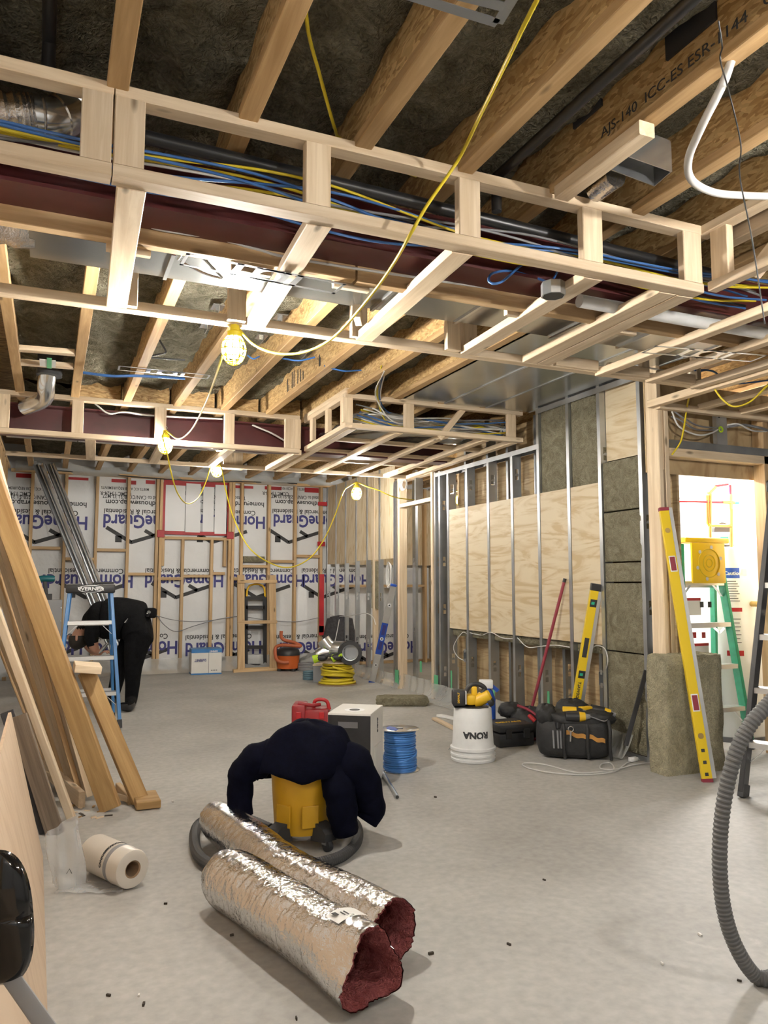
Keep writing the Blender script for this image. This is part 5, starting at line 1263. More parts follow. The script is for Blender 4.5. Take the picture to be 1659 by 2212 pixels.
def glove(label, px, py, fl, s):
    c = atf(px, py, FY - .19); t = thing('work_glove', label, 'glove', c)
    soft(MB(), c, .07, .05, .035, 2.5, 20, 10, .03, int(px), M3).build('palm', 'black_plastic', t, 70)
    for k in range(4): MB().tube(spline([c + RT * (s * (.04 + .002 * k)) + AW * (-.03 + .02 * k), c + RT * s * .09 + AW * (-.035 + .022 * k) + V((0, 0, .03)), c + RT * s * .13 + AW * (-.03 + .02 * k) + V((0, 0, .02 + .015 * (k % 2)))], 4), .014, 7).build('finger', 'black_plastic' if fl else 'neon', t, 60)
    MB().tube([c - RT * s * .04, c - RT * s * .11 + V((0, 0, -.02))], [.042, .05], 12).build('cuff', 'neon', t, 40)
glove('black work glove with lime cuff draped over spool edge', 695, 1421, True, .9); glove('lime green glove bunched under the duct collar', 727, 1420, False, .5)
# grey carton and coil behind the spool
g0 = atz(690, 1474, 0) + AW * .1; g = thing('metal_bin', 'grey steel bin with wooden lid beside the yellow spool', 'bin', g0); mt = cam_m(g0)
MB().box(-.08, .12, -.09, .09, 0, .20, mt, .004).build('body', 'grey_plastic', g); MB().box(-.085, .125, -.095, .095, .20, .215, mt).build('lid', 'pine', g)
for i, (px, py, r, m_n, lb_) in enumerate(((668, 1468, .075, 'fibre', 'small blue-grey cable coil on floor by steel bin'), (662, 1448, .12, 'grey_cable', 'stack of flat grey hangers on floor behind steel bin'))):
    c = atz(px, py, 0); m_ = MB()
    for k in range(5): m_.tube([c + V((r * math.cos(a), r * math.sin(a) * .8, .012 + .022 * k)) for a in [2 * math.pi * j / 22 for j in range(22)]], .011, 6, True, True)
    tag(m_.build('coil', m_n, None, 60), lb_, 'coil')
# jacket hung on the partition studs
def jk(u, v):
    a = -.6 + 3.9 * u; w = .15 + .13 * v - .03 * v * v
    p = atf(735, 1328, FY + 1.6)
    q = p + RT * (-math.cos(a) * w * 1.15) + AW * (-math.sin(a) * .10 - .05) + V((0, 0, -.62 * v - .05 * math.cos(a) ** 2 * (1 - v)))
    return q + RT * (.012 * math.sin(u * 30 + v * 5))
o = MB().grid(jk, 40, 20).build('jacket', 'fabric_grey', None, 80); o.modifiers.new('t', 'SOLIDIFY').thickness = .02
tag(o, 'dark grey jacket hanging on the partition studs', 'clothing')
MB().tube(spline([atf(733, 1338, FY + 1.38), atf(728, 1365, FY + 1.36), atf(722, 1390, FY + 1.36), atf(712, 1412, FY + 1.36)], 5), .006, 5).build('zip', 'white_cable', o)
# blue and white level leaning on the door post
def level(label, b, t, w, th, mats, segs, name='spirit_level', end='blue', wd=None):
    b, t = V(b), V(t); o = thing(name, label, 'level', b); L = (t - b).length; d = (t - b).normalized(); wd = wd or RT
    mt = frame(d, wd, b)
    for i, (s0, s1, m_n) in enumerate(segs): MB().box(L * s0, L * s1, -w / 2, w / 2, -th / 2, th / 2, mt, .002).build('body_section', m_n, o)
    MB().box(-.004, .02, -w / 2 - .002, w / 2 + .002, -th / 2 - .002, th / 2 + .002, mt, .003).build('end_cap', end, o)
    MB().box(L - .02, L + .004, -w / 2 - .002, w / 2 + .002, -th / 2 - .002, th / 2 + .002, mt, .003).build('end_cap', end, o)
    return o, mt, L
lv, mt, L = level('blue and white spirit level leaning at the partition door post', atz(803, 1474, 0), atx(851, 1263, XW - .03), .075, .03, None, ((0, .30, 'aluminium'), (.30, .62, 'blue'), (.62, 1, 'aluminium')))
for s in (.19, .46, .80):
    MB().lathe([(.0, -.018), (.022, -.018), (.022, .018), (0, .018)], mt @ M.Translation((L * s, 0, 0)), 14).build('vial', 'white_paint', lv, 40)
    MB().lathe([(.0, -.0185), (.010, -.0185), (.010, .0185), (0, .0185)], mt @ M.Translation((L * s, 0, 0)), 10).build('vial_window', 'ink_black', lv, 40)
for s0, s1 in ((.35, .43), (.50, .60)): MB().box(L * s0, L * s1, -.02, .02, -.0165, .0165, mt).build('hand_hole', 'ink_navy', lv)
# orange vacuum
O0 = aty(622, 1449, 10.6); O0.z = 0; ov = thing('shop_vacuum', 'orange and black shop vacuum with curled hose by back wall', 'vacuum', O0); mt = cam_m(O0)
MB().lathe([(.12, .03), (.15, .035), (.155, .10), (.16, .20), (.165, .215)], mt, 28).build('tank', 'orange', ov, 40)
MB().lathe([(.168, .215), (.168, .24), (.15, .29), (.10, .32), (.02, .325)], mt, 28).build('motor_head', 'black_plastic', ov, 40)
for a in (.6, 2.2, 3.8, 5.4): MB().lathe([(.0, 0), (.03, 0), (.03, .035), (0, .035)], mt @ M.Translation((.14 * math.cos(a), .14 * math.sin(a), 0)), 10).build('caster', 'black_plastic', ov)
MB().tube(spline([mt @ V(p) for p in ((.03, -.17, .13), (-.05, -.18, .13), (-.13, -.17, .16), (-.165, -.12, .24), (-.16, -.08, .33), (-.06, -.1, .36), (.10, -.1, .35), (.18, -.06, .345), (.08, -.02, .39), (-.05, 0, .42), (-.10, 0, .47), (-.1, 0, .55))], 6), .024, 12).build('hose', 'orange_hose', ov, 60)
# pine frame leaning on the back wall with a black and yellow hand truck behind it
fr = thing('pine_trestle', 'narrow nailed pine frame standing against the back wall', 'wood frame', atz(550, 1452))
Bf = [atz(x, 1452 - (x - 505) * .03, 0) for x in (505, 525, 570, 597)]; yb_ = 10.66
def fp(x, y): return aty(x, y, yb_ + .05)
for x0, x1 in ((511, 527), (579, 597)):
    xm = (fp(x0, 1440).x + fp(x1, 1440).x) / 2; BD('side', (xm, yb_, .03), (xm, yb_ + .12, fp(520, 1242).z), .10, .036, (1, 0, 0), fr, 'pine_warm')
for y in (1445, 1344, 1256):
    z = fp(550, y).z; BD('rung', (fp(511, 1440).x, yb_ + .02 + .05 * z, z), (fp(597, 1440).x, yb_ + .02 + .05 * z, z), .045, .036, (0, 0, 1), fr, 'pine_warm')
BD('foot', (fp(502, 1440).x, yb_, .02), (fp(600, 1440).x, yb_, .02), .06, .04, (0, 1, 0), fr, 'pine_warm')
ht_ = thing('platform_ladder', 'black and yellow folding ladder standing inside the pine frame', 'ladder', atz(550, 1445)); yl = yb_ + .22
def hp_(x, y): return aty(x, y, yl)
for x in (531, 572): MB().bar(hp_(x, 1445), hp_(x, 1290), .05, .03, (1, 0, 0)).build('rail', 'black_plastic', ht_)
MB().tube(spline([hp_(533, 1400), hp_(533, 1300), hp_(535, 1272), hp_(545, 1263), (hp_(562, 1263)), hp_(571, 1272), hp_(573, 1300)], 5), .014, 8).build('handle', 'yellow_tool', ht_, 60)
for y in (1292, 1312, 1355, 1398): MB().bar(hp_(531, y), hp_(572, y), .05, .03, (0, 0, 1)).build('step', 'black_plastic', ht_)
MB().bar(hp_(531, 1440), hp_(572, 1440), .08, .02, (0, 0, 1)).build('foot_bar', 'black_plastic', ht_)
# carton by back wall
c0 = aty(446, 1450, 10.56); c0.z = 0; sf = thing('carton', 'white and blue carton standing against back wall', 'carton', c0); mt = M.Translation(c0) @ M.Rotation(-.06, 4, 'Z')
hw = (atz(478, 1448, 0) - atz(415, 1450, 0)).length / 2; zt = aty(446, 1402, c0.y).z
MB().box(-hw, hw, 0, .28, 0, zt, mt, .003).build('box', 'card_white', sf)
MB().box(-hw - .001, hw + .001, -.002, .281, zt - .05, zt + .001, mt).build('blue_band', 'blue_ladder', sf); MB().box(-hw - .001, hw + .001, -.002, .281, .001, .02, mt).build('blue_band', 'blue_ladder', sf)
MB().box(hw * .12, hw * .14, -.003, 0, .02, zt - .05, mt).build('seam', 'ink_grey', sf)
text('lettering', 'SAFENET', .05, mt @ V((-hw * .02, -.004, zt - .13)), (-1, 0, 0), (0, 0, -1), 'ink_navy', sf, .001, .0006, 'LEFT', .8)
text('lettering', 'SAFENET', .028, mt @ V((hw * .72, -.004, zt - .022)), (-1, 0, 0), (0, 0, -1), 'white_paint', sf, .001)
for x in (.3, .45, .6): MB().box(hw * x, hw * (x + .1), -.003, 0, .05, .06, mt).build('small_print', 'ink_grey', sf)
# small litter on the floor
for i, (x, y) in enumerate(((373, 1732), (357, 1952), (940, 1722), (235, 2150), (300, 2150), (310, 2170), (500, 2020), (1175, 1900), (1512, 2018), (1598, 2118), (1100, 2040), (930, 2060), (1430, 2080), (640, 2200), (760, 1600))):
    q = atz(x, y, .003); s = .003 + .005 * R.random()
    tag(MB().box(-s, s * 1.4, -s * .5, s * .5, -.003, .002 + .004 * R.random(), M.Translation(q) @ M.Rotation(R.random() * 6, 4, 'Z')).build('debris_scrap', 'chip' if i % 4 else 'card_white'), 'tiny dark scrap lying on the open concrete floor' if i % 4 else 'tiny pale scrap lying on the open concrete floor', 'debris', 'scraps on the concrete floor')
# ================================================================ right side of the floor
B0 = atz(1022, 1640, 0); bk = thing('bucket', 'upturned white plastic pail with black lettering under the saw', 'bucket', B0); mt = M.Translation(B0)
MB().lathe([(.142, .0), (.152, .002), (.155, .018), (.150, .022), (.150, .034), (.157, .038), (.157, .05), (.150, .054), (.149, .072), (.158, .076), (.158, .092), (.147, .098), (.143, .12), (.131, .352), (.124, .362), (.115, .363), (.112, .357), (.01, .357)], mt, 56).build('pail', 'white_plastic', bk, 35)
fa = math.atan2(-B0.y, -B0.x)
ringtext('RONA', .062, mt, .1395, fa + .17, .205, 'ink_black', bk, True, .0035)
MB().tube(spline([B0 + V((.15 * math.cos(fa + a), .15 * math.sin(fa + a), .085)) * 1 for a in (-1.45, -1.6, -1.75)] + [B0 + V((.17 * math.cos(fa - 1.6), .17 * math.sin(fa - 1.6), .06))], 4), .003, 5).build('bail', 'galv_dark', bk)
sa = thing('circular_saw', 'yellow and black cordless circular saw on the upturned pail', 'circular saw', B0 + V((0, 0, .363))); mt = cam_m(B0 + V((0, 0, .364)))
MB().box(-.135, .10, -.09, .05, 0, .004, mt).build('shoe', 'black_plastic', sa)
MB().box(-.145, -.055, -.075, .035, .008, .115, mt, .012).build('battery', 'black_case', sa, 30)
MB().box(-.057, -.048, -.07, .03, .02, .11, mt, .003).build('terminal_plate', 'card_white', sa)
MB().box(-.05, .02, -.06, .03, .01, .085, mt, .02).build('housing', 'yellow_tool', sa, 40)
MB().lathe([(.0, -.055), (.042, -.055), (.046, -.03), (.046, .06), (.03, .075), (0, .075)], mt @ M.Translation((.055, -.01, .05)) @ M.Rotation(1.1, 4, 'Y'), 22).build('motor', 'yellow_tool', sa, 35)
MB().lathe([(.0, 0), (.038, 0), (.036, .03), (.02, .045), (0, .045)], mt @ M.Translation((.105, -.01, .026)) @ M.Rotation(1.1, 4, 'Y'), 22).build('motor_cap', 'black_plastic', sa, 35)
MB().tube(spline([mt @ V(p) for p in ((-.05, -.02, .10), (-.02, -.02, .14), (.02, -.02, .155), (.06, -.02, .145), (.085, -.02, .12), (.06, -.02, .09))], 5), .017, 10).build('handle', 'black_plastic', sa, 60)
MB().box(-.01, .03, -.04, .01, .07, .14, mt, .012).build('bridge', 'yellow_tool', sa, 40)
MB().lathe([(0, -.004), (.07, -.004), (.07, .004), (0, .004)], mt @ M.Translation((.0, .055, .055)) @ M.Rotation(math.pi / 2, 4, 'X'), 26).build('blade_guard', 'galv_dark', sa, 40)
text('lettering', 'DEWALT', .018, mt @ V((-.098, -.0765, .03)), V((0, 0, 1)), -RT, 'yellow_tool', sa, .0006)
bl = atz(1058, 1600, 0) + AW * .15; blb = thing('blue_container', 'blue jug with white cap half hidden behind the pail', 'container', bl)
MB().lathe([(.06, 0), (.07, .02), (.07, .30), (.05, .36), (.03, .38)], M.Translation(bl), 18).build('jug', 'blue', blb, 40); MB().box(-.06, .05, -.03, .03, .38, .45, cam_m(bl), .01).build('cap', 'white_paint', blb, 40); MB().bar(bl + RT * .02 + V((0, 0, .42)), bl + RT * .09 + V((0, 0, .36)), .03, .02).build('trigger', 'blue', blb)
for lb_, a, b, w, m_n in (('pine offcut strip on floor left of the pail', (938, 1552), (990, 1578), .05, 'pine'), ('white offcut strip on floor just behind pine strip', (948, 1545), (1000, 1556), .06, 'drywall_white')):
    tag(board('offcut', atz(*a, .012), atz(*b, .012), w, .02, (0, 1, 0), m_n), lb_, 'offcut')
# black hard case
k0 = atz(1108, 1612, 0); kc = thing('tool_case', 'flat black plastic drill case with yellow lettering by the pail', 'tool case', k0); mt = M.Translation(k0) @ M.Rotation(-YAW + .35, 4, 'Z')
MB().box(-.13, .17, -.03, .24, 0, .10, mt, .015).build('base', 'black_case', kc, 30); MB().box(-.13, .17, -.03, .24, .105, .165, mt, .015).build('lid', 'black_case', kc, 30)
for x in (-.05, .10): MB().box(x - .025, x + .025, -.04, -.028, .06, .13, mt, .004).build('latch', 'black_plastic', kc)
text('lettering', 'DEWALT', .055, mt @ V((-.10, .06, .166)), mt.to_3x3() @ V((1, 0, 0)), mt.to_3x3() @ V((0, 1, 0)), 'yellow', kc, .001)
# rag heap, red straps
h0 = atz(1150, 1600, 0) + AW * .12; hp2 = thing('tool_belt', 'black tool belt heap with red straps between case and bag', 'tool belt', h0)
soft(MB(), h0 + V((0, 0, .12)), .15, .13, .12, 2.4, 30, 16, .05, 5, M3, -.115).build('pouch', 'nylon_black', hp2, 70)
soft(MB(), h0 + RT * -.13 + AW * .1 + V((0, 0, .20)), .10, .09, .06, 2.4, 24, 12, .06, 8, M3).build('pouch', 'nylon_black', hp2, 70)
MB().tube(spline([h0 + RT * x + AW * y + V((0, 0, z)) for x, y, z in ((-.10, -.05, .26), (-.02, -.1, .23), (.05, -.13, .17), (.09, -.14, .05), (.02, -.15, .02), (-.08, -.15, .015))], 6), .011, 6).build('strap', 'maroon', hp2, 60)
MB().tube(spline([h0 + RT * x + AW * y + V((0, 0, z)) for x, y, z in ((-.02, -.10, .19), (.0, -.12, .17), (.02, -.13, .15))], 4), .018, 6).build('buckle', 'red', hp2, 60)
# tool bag
g0 = V((3.465, 4.60, 0)); BM3 = M.Rotation(math.atan2(-.22, .35), 3, 'Z'); tbg = thing('tool_bag', 'large black canvas tool bag with tan leather trim', 'tool bag', g0); mt3 = M3
soft(MB(), g0 + V((0, 0, .145)), .255, .15, .145, 4.5, 44, 20, .012, 2, BM3, -.14).build('body', 'nylon_black', tbg, 70)
soft(MB(), g0 + V((.02, -.01, .275)), .265, .15, .055, 3.0, 40, 14, .05, 6, BM3).build('flap', 'nylon_black', tbg, 70)
soft(MB(), g0 + BM3 @ V((-.19, -.03, .29)), .07, .11, .07, 2.6, 24, 12, .07, 9, BM3).build('mouth_fold', 'nylon_black', tbg, 70)
mt = BM3.to_4x4(); mt.translation = g0
for x0, x1, z in ((-.06, .07, .175), (.09, .20, .15)):
    MB().grid(lambda u, v: mt @ V((x0 + (x1 - x0) * u, -.158, z - .03 * u + .03 * v + .006 * math.sin(u * 9))), 8, 2).build('leather_trim', 'leather_tan', tbg, 60)
for x in (-.08, .08, .23): MB().tube(spline([mt @ V(p) for p in ((x, -.12, .27), (x + .005, -.155, .2), (x, -.160, .1), (x + .01, -.15, .01))], 5), .012, 6).build('webbing', 'nylon_black', tbg, 60)
MB().tube(spline([mt @ V(p) for p in ((-.04, -.13, .25), (0, -.14, .295), (.1, -.15, .30), (.2, -.14, .27), (.24, -.10, .3))], 6), .004, 5).build('piping', 'grey_cable', tbg)
MB().tube([mt @ V((-.03 + .018 * math.cos(a), -.165, .215 + .018 * math.sin(a))) for a in [k * .45 for k in range(14)]], .0032, 6, True, True).tube([mt @ V((-.03, -.167, .20)), mt @ V((-.035, -.167, .13))], .006, 6).build('clip', 'galv_shiny', tbg)
for x in (-.15, -.12, -.10): MB().bar(mt @ V((x, -.153, .2)), mt @ V((x + .004, -.158, .08)), .012, .006).build('zip_pull', 'grey_plastic', tbg)
bp = g0 + V((.02, .04, 0)); soft(MB(), V((bp.x, bp.y, .30)), .12, .09, .09, 2.6, 24, 14, .05, 4, M3).build('rear_pouch', 'nylon_black', tbg, 70)
# drills on top of the bag
fg_ = (g0 - C0).dot(AW) - .05
def drill(label, a, b, h, yl=True):
    a, b = V(a), V(b); t = thing('cordless_drill', label, 'drill', a); d = (b - a).normalized(); L = (b - a).length
    P = [a, a + d * L * .35, a + d * L * .55, a + d * L * .8, b]
    MB().tube(P[:3], [.030, .034, .034], 14).build('motor', 'yellow_tool' if yl else 'black_plastic', t, 40)
    MB().tube([P[2], P[3]], [.034, .028], 14).build('gearbox', 'black_plastic' if yl else 'yellow_tool', t, 40)
    MB().tube([P[3], b], [.022, .014], 12).build('chuck', 'grey_plastic', t, 40)
    MB().bar(a + d * L * .2, h, .036, .03, d, .008).build('handle', 'yellow_tool' if yl else 'black_plastic', t)
    MB().cbox(h, .05, .035, .025, None, .008).build('battery', 'black_case' if yl else 'yellow_tool', t)
drill('yellow cordless drill lying on the left end of tool bag', atf(1215, 1535, fg_), atf(1268, 1540, fg_ - .02), atf(1210, 1565, fg_ - .04))
drill('black-bodied cordless drill lying on top of tool bag', atf(1275, 1530, fg_ + .05), atf(1330, 1545, fg_), atf(1262, 1533, fg_ + .03), False)
drill('third drill with black nose pointing right over bag', atf(1222, 1548, fg_ - .08), atf(1275, 1548, fg_ - .1), atf(1215, 1560, fg_ + .03), False)
# yellow level and red broom leaning on the plywood
lt = atx(1286, 1262, XW - .03); lb2 = atx(1237, 1562, XW - .13); lb2 = lb2 + (lb2 - lt).normalized() * (lb2.z / max(.05, (lt - lb2).normalized().z))
lv2, mt, L = level('yellow and grey box level with black cap leaning on plywood panel', lb2, lt, .06, .035, None, ((0, 1, 'yellow_level'),), end='black_plastic')
MB().box(.02, L - .02, .030, .056, -.017, .017, mt).build('side_web', 'aluminium', lv2)
for s0, s1 in ((.15, .27), (.55, .67)): MB().box(L * s0, L * s1, -.017, .017, -.0185, .0185, mt).build('hand_hole', 'ink_black', lv2)
for s in (.42, .86): MB().box(L * s, L * s + .06, -.022, .03, -.019, .019, mt, .004).build('vial', 'black_plastic', lv2); MB().box(L * s + .02, L * s + .04, -.012, .012, -.0195, .0195, mt).build('vial_window', 'green_valve', lv2)
MB().box(L - .05, L + .005, -.032, .058, -.02, .02, mt, .006).build('cap', 'black_plastic', lv2)
text('lettering', 'DEWALT', .03, mt @ V((L * .30, -.012, -.019 if (mt.to_3x3() @ V((0, 0, -1))).dot(-AW) > 0 else .019)), -(mt.to_3x3() @ V((-1, 0, 0))), mt.to_3x3() @ V((0, 1, 0)), 'ink_black', lv2, .0008)
bt, bb = atx(1219, 1255, XW - .018), atx(1143, 1552, XW - .20)
br = thing('broom', 'dark red pole with flat scraper head leaning on right wall', 'broom', bb)
MB().tube([bb, bt], .0125, 10).build('handle', 'maroon', br, 50)
d = (bt - bb).normalized()
MB().tube([bt - d * .01, bt + d * .02], .014, 10).build('end_cap', 'black_plastic', br, 40)
MB().bar(bb + d * .05, bb - d * .03, .11, .03, RT, .006).build('head', 'red_case', br)
# black flat bar leaning on the wool wall
tag(MB().bar(atx(1352, 1610, XW - .12), atx(1396, 1448, XW - .012), .03, .012, RT).build('pry_bar', 'tar'), 'dark flat steel bar leaning on the mineral wool bay', 'bar')
# poly film on the floor along the right wall
def pf(u, v):
    y = 4.35 + 3.1 * u; w = .10 + .10 * math.sin(u * 5 + .6) ** 2
    return (XW - .012 - (w * v) ** 1.0 - .01 * math.sin(u * 60), y, .16 * (1 - v) ** 2.2 + .004 + .012 * abs(math.sin(u * 37 + v * 4)) * (v > .1))
tag(MB().grid(pf, 90, 9).build('poly_film', 'poly', None, 70), 'clear plastic film hanging down onto floor along right wall', 'plastic film')
# white extension cord
cd = thing('extension_cord', 'white extension cord looping on the floor before the tool bag', 'cord', atz(1260, 1660))
ex = [(1402, 1643), (1380, 1640), (1355, 1648), (1330, 1665), (1290, 1672), (1240, 1673), (1185, 1668), (1145, 1660), (1128, 1652), (1140, 1648), (1180, 1652), (1240, 1668), (1290, 1668), (1325, 1662), (1318, 1648), (1300, 1650), (1298, 1660), (1330, 1662), (1370, 1652), (1405, 1648), (1425, 1646)]
MB().tube(spline([atz(x, y, .006 + .004 * (i % 3 == 0)) for i, (x, y) in enumerate(ex)], 7), .0042, 6).build('cord', 'white_cable', cd, 60)
MB().tube(spline([atz(x, y, .006) for x, y in ((1408, 1632), (1395, 1624), (1370, 1624), (1348, 1626))], 6), .0042, 6).build('cord', 'white_cable', cd, 60)
c = atz(1368, 1640, .018); MB().cbox((0, 0, 0), .032, .016, .014, cam_m(c) @ M.Rotation(.4, 4, 'Z'), .004).build('plug', 'white_paint', cd, 30)
# packs of mineral wool standing at the corner
def wool_block(label, o, hx, hy, hz, rz, seed, mat='wool_pale'):
    rr = random.Random(seed); b = bmesh.new(); bmesh.ops.create_cube(b, size=2.0); bmesh.ops.subdivide_edges(b, edges=b.edges[:], cuts=9, use_grid_fill=True)
    for v in b.verts:
        k = max(abs(v.co.x), abs(v.co.y), abs(v.co.z)); e = sum(abs(abs(x) - 1) < .01 for x in v.co)
        s = 1 - .02 * max(0, e - 1) + rr.uniform(-.018, .018) + .012 * math.sin(v.co.z * 7 + v.co.x * 5 + seed)
        v.co = V((v.co.x * hx * s, v.co.y * hy * s, v.co.z * hz * (1 + (rr.uniform(-.015, .02) if v.co.z > .9 else 0))))
    m_ = MB(); b.verts.ensure_lookup_table()
    for i, v in enumerate(b.verts): v.index = i
    mt = M.Translation(V(o) + V((0, 0, hz))) @ M.Rotation(rz, 4, 'Z')
    m_.add([mt @ v.co for v in b.verts], [[v.index for v in f.verts] for f in b.faces]); b.free()
    return tag(m_.build('wool_batt', mat, None, 80), label, 'insulation', None)
hz = aty(1433, 1420, 3.83).z / 2
wool_block('thick mineral wool batt standing on end under the yellow level', (3.875, 3.945, 0), .245, .08, hz, -.03, 3)
# long yellow level leaning at the corner
b_ = aty(1527, 1662, 3.68); b_.z = 0; tpt = aty(1433, 1098, YD - .04)
lv3, mt, L = level('long yellow level with dark red grips leaning at the doorway corner', b_, tpt, .062, .026, None, ((0, 1, 'yellow_level'),), end='maroon')
MB().box(.02, L, .031, .055, -.012, .012, mt).build('side_web', 'aluminium', lv3)
for s in (.27, .78):
    MB().box(L * s - .055, L * s + .055, -.024, .024, -.0145, .0145, mt, .004).build('grip_rim', 'white_paint', lv3); MB().box(L * s - .048, L * s + .048, -.019, .019, -.0155, .0155, mt, .004).build('grip', 'maroon', lv3)
for s in (.155, .91): MB().lathe([(0, -.015), (.018, -.015), (.018, .015), (0, .015)], mt @ M.Translation((L * s, 0, 0)), 14).build('vial', 'brass', lv3, 40)
for s in (.02, .06, .10): MB().box(L * s, L * s + .02, -.012, .01, -.0136, .0136, mt).build('handwriting', 'ink_black', lv3)

# ---------------------------------------------------------------- utility room beyond the doorway
UL = thing('tube_light', 'bright bare tube light inside the utility room', 'light fixture', (4.5, 4.5, 2.2))
p = aty(1470, 998, 4.62); MB().tube([p, p + V((.9, .1, .02))], .028, 12).build('tube', 'tube_lamp', UL, 60)
MB().box(p.x - .03, p.x + .95, 4.60, 4.76, p.z + .045, p.z + .09).build('housing', 'white_paint', UL)
T0 = V((5.06, 4.69, 0)); wh = thing('water_heater', 'tall white water heater tank with warning stickers', 'water heater', T0); mt = M.Translation(T0)
MB().lathe([(.27, 0), (.285, .02), (.29, .05), (.29, 1.47), (.28, 1.50), (.10, 1.515), (.02, 1.515)], mt, 56).build('tank', 'white_paint', wh, 40)
MB().lathe([(.292, .0), (.293, .02), (.292, .04)], mt, 56, False).build('base_ring', 'ink_grey', wh, 40)
ta = math.atan2(-T0.y, -T0.x)
def sticker(a0, a1, z0, z1, m_n, r=.2912): MB().grid(lambda u, v: T0 + V((r * math.cos(ta + a0 + (a1 - a0) * u), r * math.sin(ta + a0 + (a1 - a0) * u), z0 + (z1 - z0) * v)), 8, 1).build('sticker', m_n, wh, 60)
sticker(.05, .42, 1.26, 1.34, 'blue'); sticker(.0, .45, 1.0, 1.03, 'red'); sticker(.02, .45, .66, .70, 'red'); sticker(.48, .62, 1.28, 1.33, 'card_white')
ringtext('Caution', .04, mt, .2915, ta + .24, 1.285, 'white_paint', wh, False, .001)
for i in range(9): sticker(.06, .4 - .04 * (i % 3), 1.08 + .019 * i, 1.086 + .019 * i, 'ink_grey', .2914)
for i in range(7): sticker(.06, .4 - .03 * (i % 2), .76 + .03 * i, .766 + .03 * i, 'ink_grey', .2914)
a = ta + .75; MB().tube([T0 + V((.28 * math.cos(a), .28 * math.sin(a), 1.06)), T0 + V((.36 * math.cos(a), .36 * math.sin(a), 1.06))], .022, 10).build('valve', 'brass', wh, 40)
c = T0 + V((-.06, -.05, 1.58)); MB().box(-.11, .10, -.08, .08, -.06, .05, cam_m(c), .02).build('blower', 'grey_plastic', wh, 40); MB().lathe([(.0, -.04), (.07, -.04), (.075, 0), (.07, .04), (0, .04)], cam_m(c + V((0, 0, .06))) @ M.Rotation(math.pi / 2, 4, 'X'), 22).build('blower_housing', 'rubber', wh, 40); MB().box(-.04, .02, -.09, -.078, -.02, .01, cam_m(c)).build('terminal', 'green_valve', wh)
pg = thing('copper_pipes', 'copper and red water pipes above the water heater', 'pipe', aty(1560, 1120, 4.5)); YP = 4.5
def up(x, y): return aty(x, y, YP)
for a in (((1534, 1162), (1534, 1060)), ((1531, 1135), (1580, 1136)), ((1528, 1070), (1529, 1130), (1533, 1135)), ((1580, 1188), (1580, 1082))): MB().tube([up(*q) for q in a], .0125, 10).build('copper_pipe', 'copper', pg, 50)
for a in (((1454, 1083), (1500, 1083), (1565, 1085)), ((1543, 1050), (1572, 1046)), ((1577, 1048), (1578, 1070))): MB().tube([up(*q) for q in a], .0105, 10).build('red_pipe', 'red_pex', pg, 50)
for a, b in (((1531, 1066), (1545, 1052)), ((1560, 1084), (1585, 1086)), ((1578, 1068), (1579, 1100))): MB().tube([up(*a), up(*b)], .015, 10).build('fitting', 'brass', pg, 50)
MB().cbox(up(1590, 1087), .02, .012, .01).build('valve_handle', 'green_valve', pg)
tag(MB().tube([V((aty(1473, 1100, 5.6).x, 5.6, 0)), V((aty(1473, 1100, 5.6).x, 5.6, ZJ))], .05, 14).build('vent_pipe', 'grey_plastic', None, 50), 'grey vertical vent pipe in the utility room corner', 'pipe')
# green ladder
gl, GP = stepladder('stepladder', 'green stepladder with bright yellow top in the utility doorway', (4.50, 4.27, 0), (1, 0, 0), (0, 1, 0), 1.56, .37, .62, .30, 4, 'green_ladder', 'yellow_ladder', cap=False)
tc = GP(0, .13, 1.56)
MB().box(tc.x - .22, tc.x + .22, tc.y - .10, tc.y + .12, 1.52, 1.56, None, .012).build('top_cap', 'yellow_ladder', gl, 40)
pn_ = MB().box(tc.x - .165, tc.x + .165, tc.y - .105, tc.y - .085, 1.22, 1.52, None, .008).build('cap_panel', 'yellow_ladder', gl, 40)
for rr_, zz_ in ((.105, 1.37), (.06, 1.37), (.03, 1.37)): MB().tube([V((tc.x + rr_ * math.cos(a), tc.y - .107, zz_ + rr_ * math.sin(a))) for a in [2 * math.pi * k / 28 for k in range(28)]], .004, 6, True, True).build('moulded_ring', 'yellow_level', pn_, 60)
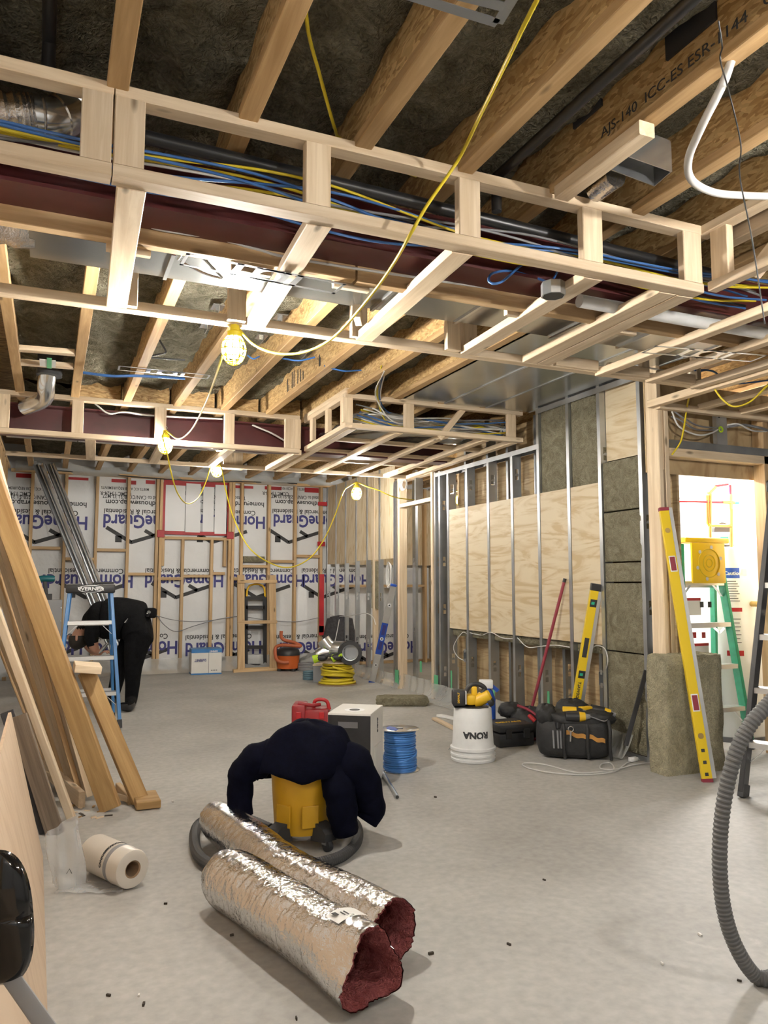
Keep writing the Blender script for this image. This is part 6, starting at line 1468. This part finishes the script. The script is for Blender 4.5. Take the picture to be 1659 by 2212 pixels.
for k in range(6):
    a = k * math.pi / 3 + .3; MB().lathe([(0, 0), (.014, 0), (.014, .002), (0, .002)], M.Translation((tc.x + .12 * math.cos(a), tc.y - .1055, 1.37 + .12 * math.sin(a))) @ M.Rotation(math.pi / 2, 4, 'X'), 12).build('moulded_hole', 'card_white', pn_)
for z, w_, m_n in ((.98, .10, 'card_white'), (.64, .14, 'card_white')):
    MB().box(4.50 - .12, 4.50 - .12 + w_ * 1.6, 4.43, 4.432, z, z + .13).build('sticker', m_n, gl); MB().box(4.50 - .12, 4.50 - .12 + w_ * 1.6, 4.4285, 4.43, z + .11, z + .13).build('sticker_band', 'red', gl)
for i, (x, y) in enumerate(((1516, 1306), (1533, 1306), (1500, 1372), (1520, 1372))): c = aty(x, y, 4.427); MB().cbox(c, .018, .001, .022).build('pictogram', 'ink_black' if i < 2 else 'red', gl)
# black ladder at right edge
fa_, ra = atz(1605, 1722, 0), atz(1642, 1702, 0)
dd_ = (ra - fa_); dep_ = max(.32, dd_.length); dd_.normalize(); xd_ = V((dd_.y, -dd_.x, 0)); xd_ = xd_ if xd_.y < 0 else -xd_
org = fa_ + xd_ * .30
stepladder('stepladder', 'black stepladder with silver steps at the right edge', org, xd_, dd_, 1.85, .34, .60, .85, 5, 'black_plastic', 'black_plastic', rw=.085, sd=.09)
# grey corrugated hose
f0 = (atz(1645, 2128, 0) - C0).dot(AW)
hs_ = [(1690, 1490, .02), (1659, 1522, .01), (1620, 1566, 0), (1592, 1620, 0), (1572, 1690, 0), (1560, 1760, 0), (1555, 1830, 0), (1556, 1900, 0), (1564, 1965, 0), (1580, 2022, 0), (1606, 2075, 0), (1636, 2112, 0), (1668, 2130, .0), (1720, 2135, .1)]
HS = spline([atf(x, y, f0 + d) for x, y, d in hs_], 26)
for q in HS: q.z = max(q.z, .022)
tag(MB().tube(HS, [.0212 + .0022 * ((i // 2) % 2) for i in range(len(HS))], 18).build('corrugated_hose', 'grey_hose', None, 25), 'grey corrugated hose arching down to floor at right edge', 'hose')
